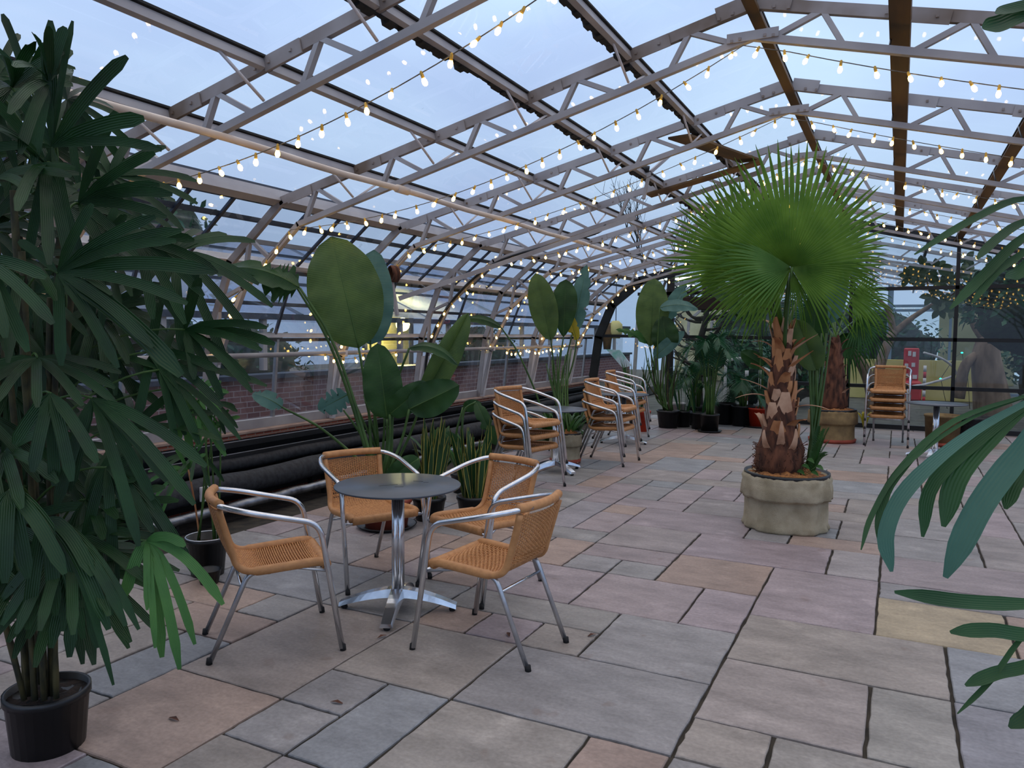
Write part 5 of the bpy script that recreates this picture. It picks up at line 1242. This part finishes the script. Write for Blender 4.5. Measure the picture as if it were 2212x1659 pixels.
for k, (x, y) in enumerate(((2000, 592), (1990, 575), (2025, 580), (1985, 605), (2030, 610), (2015, 640), (2040, 655), (2060, 600), (2075, 640), (2030, 668), (2090, 590), (2110, 610), (2060, 670), (1962, 598), (2085, 565))):
    p = P(x, y, DT-.4); mb = MB()
    for j in range(6):
        a = j*1.05+rq.uniform(-.3, .3); e = p+CR*math.cos(a)*.24+CU*math.sin(a)*.22-CF*rq.uniform(-.1, .15); mb.blade(bez(p, (p+e)/2+V((0, 0, .03)), e, 5), [.01, .035, .06, .065, .045, .004], CAMD(p))
    obj('leaf_rosette', mb, 'magn', t)
obj('twigs', MB().tube([P(2020, 655, DT), P(2005, 620, DT), P(2000, 592, DT-.3)], .02, 6).tube([P(2040, 648, DT), P(2080, 620, DT-.3), P(2110, 610, DT-.4)], .02, 6), 'bark', t)
DB = 15.9
t = thing('thick_trunked_tree', 'thick pale grey trunk behind the gable glass near the right edge', 'tree', tuple(P(2130, 925, DB)))
mb = MB(); limb(mb, [P(2150, 935, DB), P(2140, 850, DB), P(2130, 770, DB), P(2140, 720, DB)], .40, .20, 14); limb(mb, [P(2140, 730, DB), P(2160, 680, DB), P(2185, 640, DB), P(2190, 600, DB)], .14, .06); limb(mb, [P(2135, 740, DB), P(2105, 700, DB), P(2090, 650, DB)], .12, .05); limb(mb, [P(2120, 760, DB), P(2085, 790, DB), P(2070, 860, DB)], .09, .12)
obj('trunk', mb, 'bark', t)
for k in range(5): rr_ = random.Random(k)
blob('shrub', 'dark hanging foliage around the thick trunk at the right edge', (2.15, 16.6, 2.2), (1.15, .6, .95), 99, cat='shrub', leafn=700, ls=.16)
blob('shrub', 'dark foliage mass right of the thick trunk', (3.0, 16.2, 1.6), (.75, .5, 1.1), 98, cat='shrub', leafn=600, ls=.16)
# red board, striped posts, handrail
p = P(1968, 788, 19); t = thing('red_board', 'red rounded board with small white panels behind the stacked chairs', 'board', (p.x, p.y, 0))
obj('board', MB().box((p.x, p.y, .88), (.34, .05, .86), bev=.04), 'red', t)
for dx, dz, w, h in ((-.04, .3, .07, .12), (.06, .28, .07, .12), (-.1, 0, .08, .09), (.05, .02, .08, .1), (-.1, -.25, .1, .1), (.09, -.28, .1, .1)): obj('white_panel', MB().box((p.x+dx, p.y-.035, .88+dz), (w, .01, h)), 'white', t)
obj('base', MB().box((p.x, p.y, .25), (.5, .3, .5), bev=.05), 'red', t)
for k, (x, y, d) in enumerate(((1612, 850, 15.2), (1642, 840, 15.4), (1998, 800, 18.5))):
    q = P(x, y, d); t = thing('striped_post', ['red and white striped post behind the gable, left of the red pot', 'white striped post just behind the red pot', 'red and white striped post right of the red board'][k], 'post', (q.x, q.y, 0))
    for j in range(6): obj('band', MB().tube([(q.x, q.y, .15*j), (q.x, q.y, .15*j+.15)], .035, 10), 'red' if j % 2 == (0 if k != 1 else 1) and k != 1 else 'white', t)
ln = catmull([P(1996, 762, 15.6), P(2035, 775, 15.8), P(2060, 795, 16), P(2058, 812, 16), P(2000, 830, 15.6), P(1965, 838, 15.2), P(1960, 868, 15.2), P(1960, 915, 15.2)], 8)
obj('curved_handrail', MB().tube(ln, .025, 8), 'white', label='curved white handrail looping behind the gable, right of the stacked chairs', cat='handrail', origin=tuple(ln[-1]))
ln = catmull([P(1566, 870, 15.4), P(1568, 790, 15.4), P(1580, 777, 15.4), P(1615, 775, 15.4), P(1640, 790, 15.2), P(1700, 830, 15.0), P(1702, 900, 15.0)], 8)
obj('curved_handrail', MB().tube(ln, .03, 8), 'white', label='white handrail behind the kentia palm, sloping down to the right', cat='handrail', origin=tuple(ln[-1]))
# bare climber behind the left part of the gable, sign, figure lamp
t = thing('bare_tree', 'dark bare branches behind the gable at the left, by the leaning black frame', 'tree', (-3.9, 17.0, 0)); mb = MB(); rq = random.Random(12)
limb(mb, [(-3.9, 17, 0), (-3.95, 17, 1.2), (-3.8, 17, 2.0), (-3.85, 17, 2.7)], .09, .05)
for k in range(34):
    z = rq.uniform(.6, 2.6); s = rq.choice((-1, 1)); b = V((-3.9, 17, z)); e = b+V((s*rq.uniform(.4, .9), rq.uniform(-.2, .2), rq.uniform(.1, .6))); ln = bez(b, b+V((s*.3, 0, -.05)), e, 5); mb.tube(ln, [.04, .034, .028, .022, .016, .01], 5)
    mb.tube(bez(ln[3], ln[3]+V((0, 0, .2)), ln[3]+V((s*.3, 0, rq.uniform(-.3, .4))), 3), [.018, .014, .01, .006], 4)
obj('branches', mb, 'darkbark', t)
p = P(1338, 776, 15.0); t = thing('tilted_panel', 'slanted white and teal glowing panel behind the gable at the left', 'panel', tuple(P(1338, 800, 15.0)))
M['panelm'] = mat('teal_white_print', '#cfe0ea', '#3fb9a4', .4, 0, 1.6, lo=.45, hi=.55)
vs = [P(1310, 755, 15.0), P(1338, 756, 15.0), P(1364, 790, 15.0), P(1345, 795, 15.0)]; vs += [v+V((0, .04, 0)) for v in vs]
obj('panel', MB().add(vs, [(0, 1, 2, 3), (7, 6, 5, 4), (0, 4, 5, 1), (1, 5, 6, 2), (2, 6, 7, 3), (3, 7, 4, 0)], smooth=False), 'panelm', t)
obj('leg', MB().tube([P(1350, 790, 15.02), P(1352, 905, 15.02)], .02, 6), 'black', t)
p = P(1330, 712, 17.5); t = thing('wall_lantern', 'pale yellow lantern shape behind the left gable panes', 'lantern', tuple(p))
obj('shade', MB().lathe([(.10, -.2), (.16, -.05), (.15, .12), (.07, .2)], 14, c=p), 'cream', t); q = P(1312, 712, 17.5); obj('shade', MB().lathe([(.08, -.45), (.12, -.1), (.10, .15)], 12, c=q), 'timber', t)
obj('hook', MB().tube([p+V((0, 0, .2)), p+V((0, 0, 1.2))], .01, 5), 'black', t)
for k, (x, y, d, w) in enumerate(((1462, 602, 18.0, .9), (1478, 618, 19.5, .5), (2068, 552, 17.5, .35))):
    p = P(x, y, d); t = thing('ceiling_light_or_sky_spot', ['pale tube light under the hall roof left of the fan palm', 'smaller pale light under the hall roof left of the fan palm', 'bright white lamp high behind the gable at the right'][k], 'light', tuple(p)); obj('tube', MB().box(p, (w, .1, .05), bev=.01), 'tube', t); obj('housing', MB().box(p+V((0, 0, .05)), (w*1.05, .16, .05)), 'white', t)  # the third is an added lamp standing in for a bright sky reflection
t = thing('led_string', 'tiny teal lights on a dark wire behind the gable near the right edge', 'string light', tuple(P(2050, 900, 17.2)))
pts = [P(2050, 900, 17.2), P(2032, 818, 17.2), P(2062, 772, 17.2), P(2078, 762, 17.2), P(2085, 800, 17.2), P(2090, 806, 17.2), P(2096, 900, 17.2)]
obj('wire', MB().tube(pts, .006, 4), 'black', t)
for p in pts[1:-1]: obj('bulb', MB().lathe([(.001, -.02), (.03, 0), (.001, .02)], 8, c=p), 'teal', t)

# ============================================================ SKY, CAMERA
w = bpy.data.worlds.new('dusk_sky'); scn.world = w; w.use_nodes = True; nt = w.node_tree; L = nt.links
bg = nt.nodes['Background']
tc = nt.nodes.new('ShaderNodeTexCoord'); mp = nt.nodes.new('ShaderNodeMapping'); mp.inputs['Scale'].default_value = (1.0, 1.0, 2.8); L.new(tc.outputs['Generated'], mp.inputs[0])
n = nt.nodes.new('ShaderNodeTexNoise'); n.inputs['Scale'].default_value = 1.7; n.inputs['Detail'].default_value = 4; n.inputs['Roughness'].default_value = .48; L.new(mp.outputs[0], n.inputs[0])
r = nt.nodes.new('ShaderNodeValToRGB'); r.color_ramp.elements[0].position = .32; r.color_ramp.elements[1].position = .68
r.color_ramp.elements[0].color = lin('#98b0d6'); r.color_ramp.elements[1].color = lin('#b9d2ee'); e = r.color_ramp.elements.new(.5); e.color = lin('#a8bee2'); L.new(n.outputs[0], r.inputs[0])
sx = nt.nodes.new('ShaderNodeSeparateXYZ'); L.new(tc.outputs['Generated'], sx.inputs[0])
m1 = nt.nodes.new('ShaderNodeMapRange'); L.new(sx.outputs[2], m1.inputs[0]); m1.inputs[1].default_value = .1; m1.inputs[2].default_value = .95; m1.inputs[3].default_value = 1.02; m1.inputs[4].default_value = 2.4
mz = nt.nodes.new('ShaderNodeMapRange'); L.new(sx.outputs[2], mz.inputs[0]); mz.inputs[1].default_value = .45; mz.inputs[2].default_value = .75
mc = nt.nodes.new('ShaderNodeMix'); mc.data_type = 'RGBA'; L.new(mz.outputs[0], mc.inputs[0]); L.new(r.outputs[0], mc.inputs[6]); mc.inputs[7].default_value = lin('#cdcacd')
L.new(mc.outputs[2], bg.inputs[0]); L.new(m1.outputs[0], bg.inputs[1])
cam = bpy.data.cameras.new('camera'); co = bpy.data.objects.new('camera', cam); COL.objects.link(co); scn.camera = co
cam.sensor_fit = 'HORIZONTAL'; cam.sensor_width = 36; cam.lens = F_PX/2212*36; cam.clip_start = .05; cam.clip_end = 200
mw = Matrix((CR, CU, -CF)).transposed().to_4x4(); mw.translation = CAM; co.matrix_world = mw
scn.view_settings.view_transform = 'Standard'; scn.view_settings.look = 'None'; scn.view_settings.gamma = 1; scn.view_settings.use_curve_mapping = False
scn.view_settings.exposure = .08
scn.cycles.transparent_max_bounces = 24
for o in bpy.data.objects:
    if '_o' in o: del o['_o']
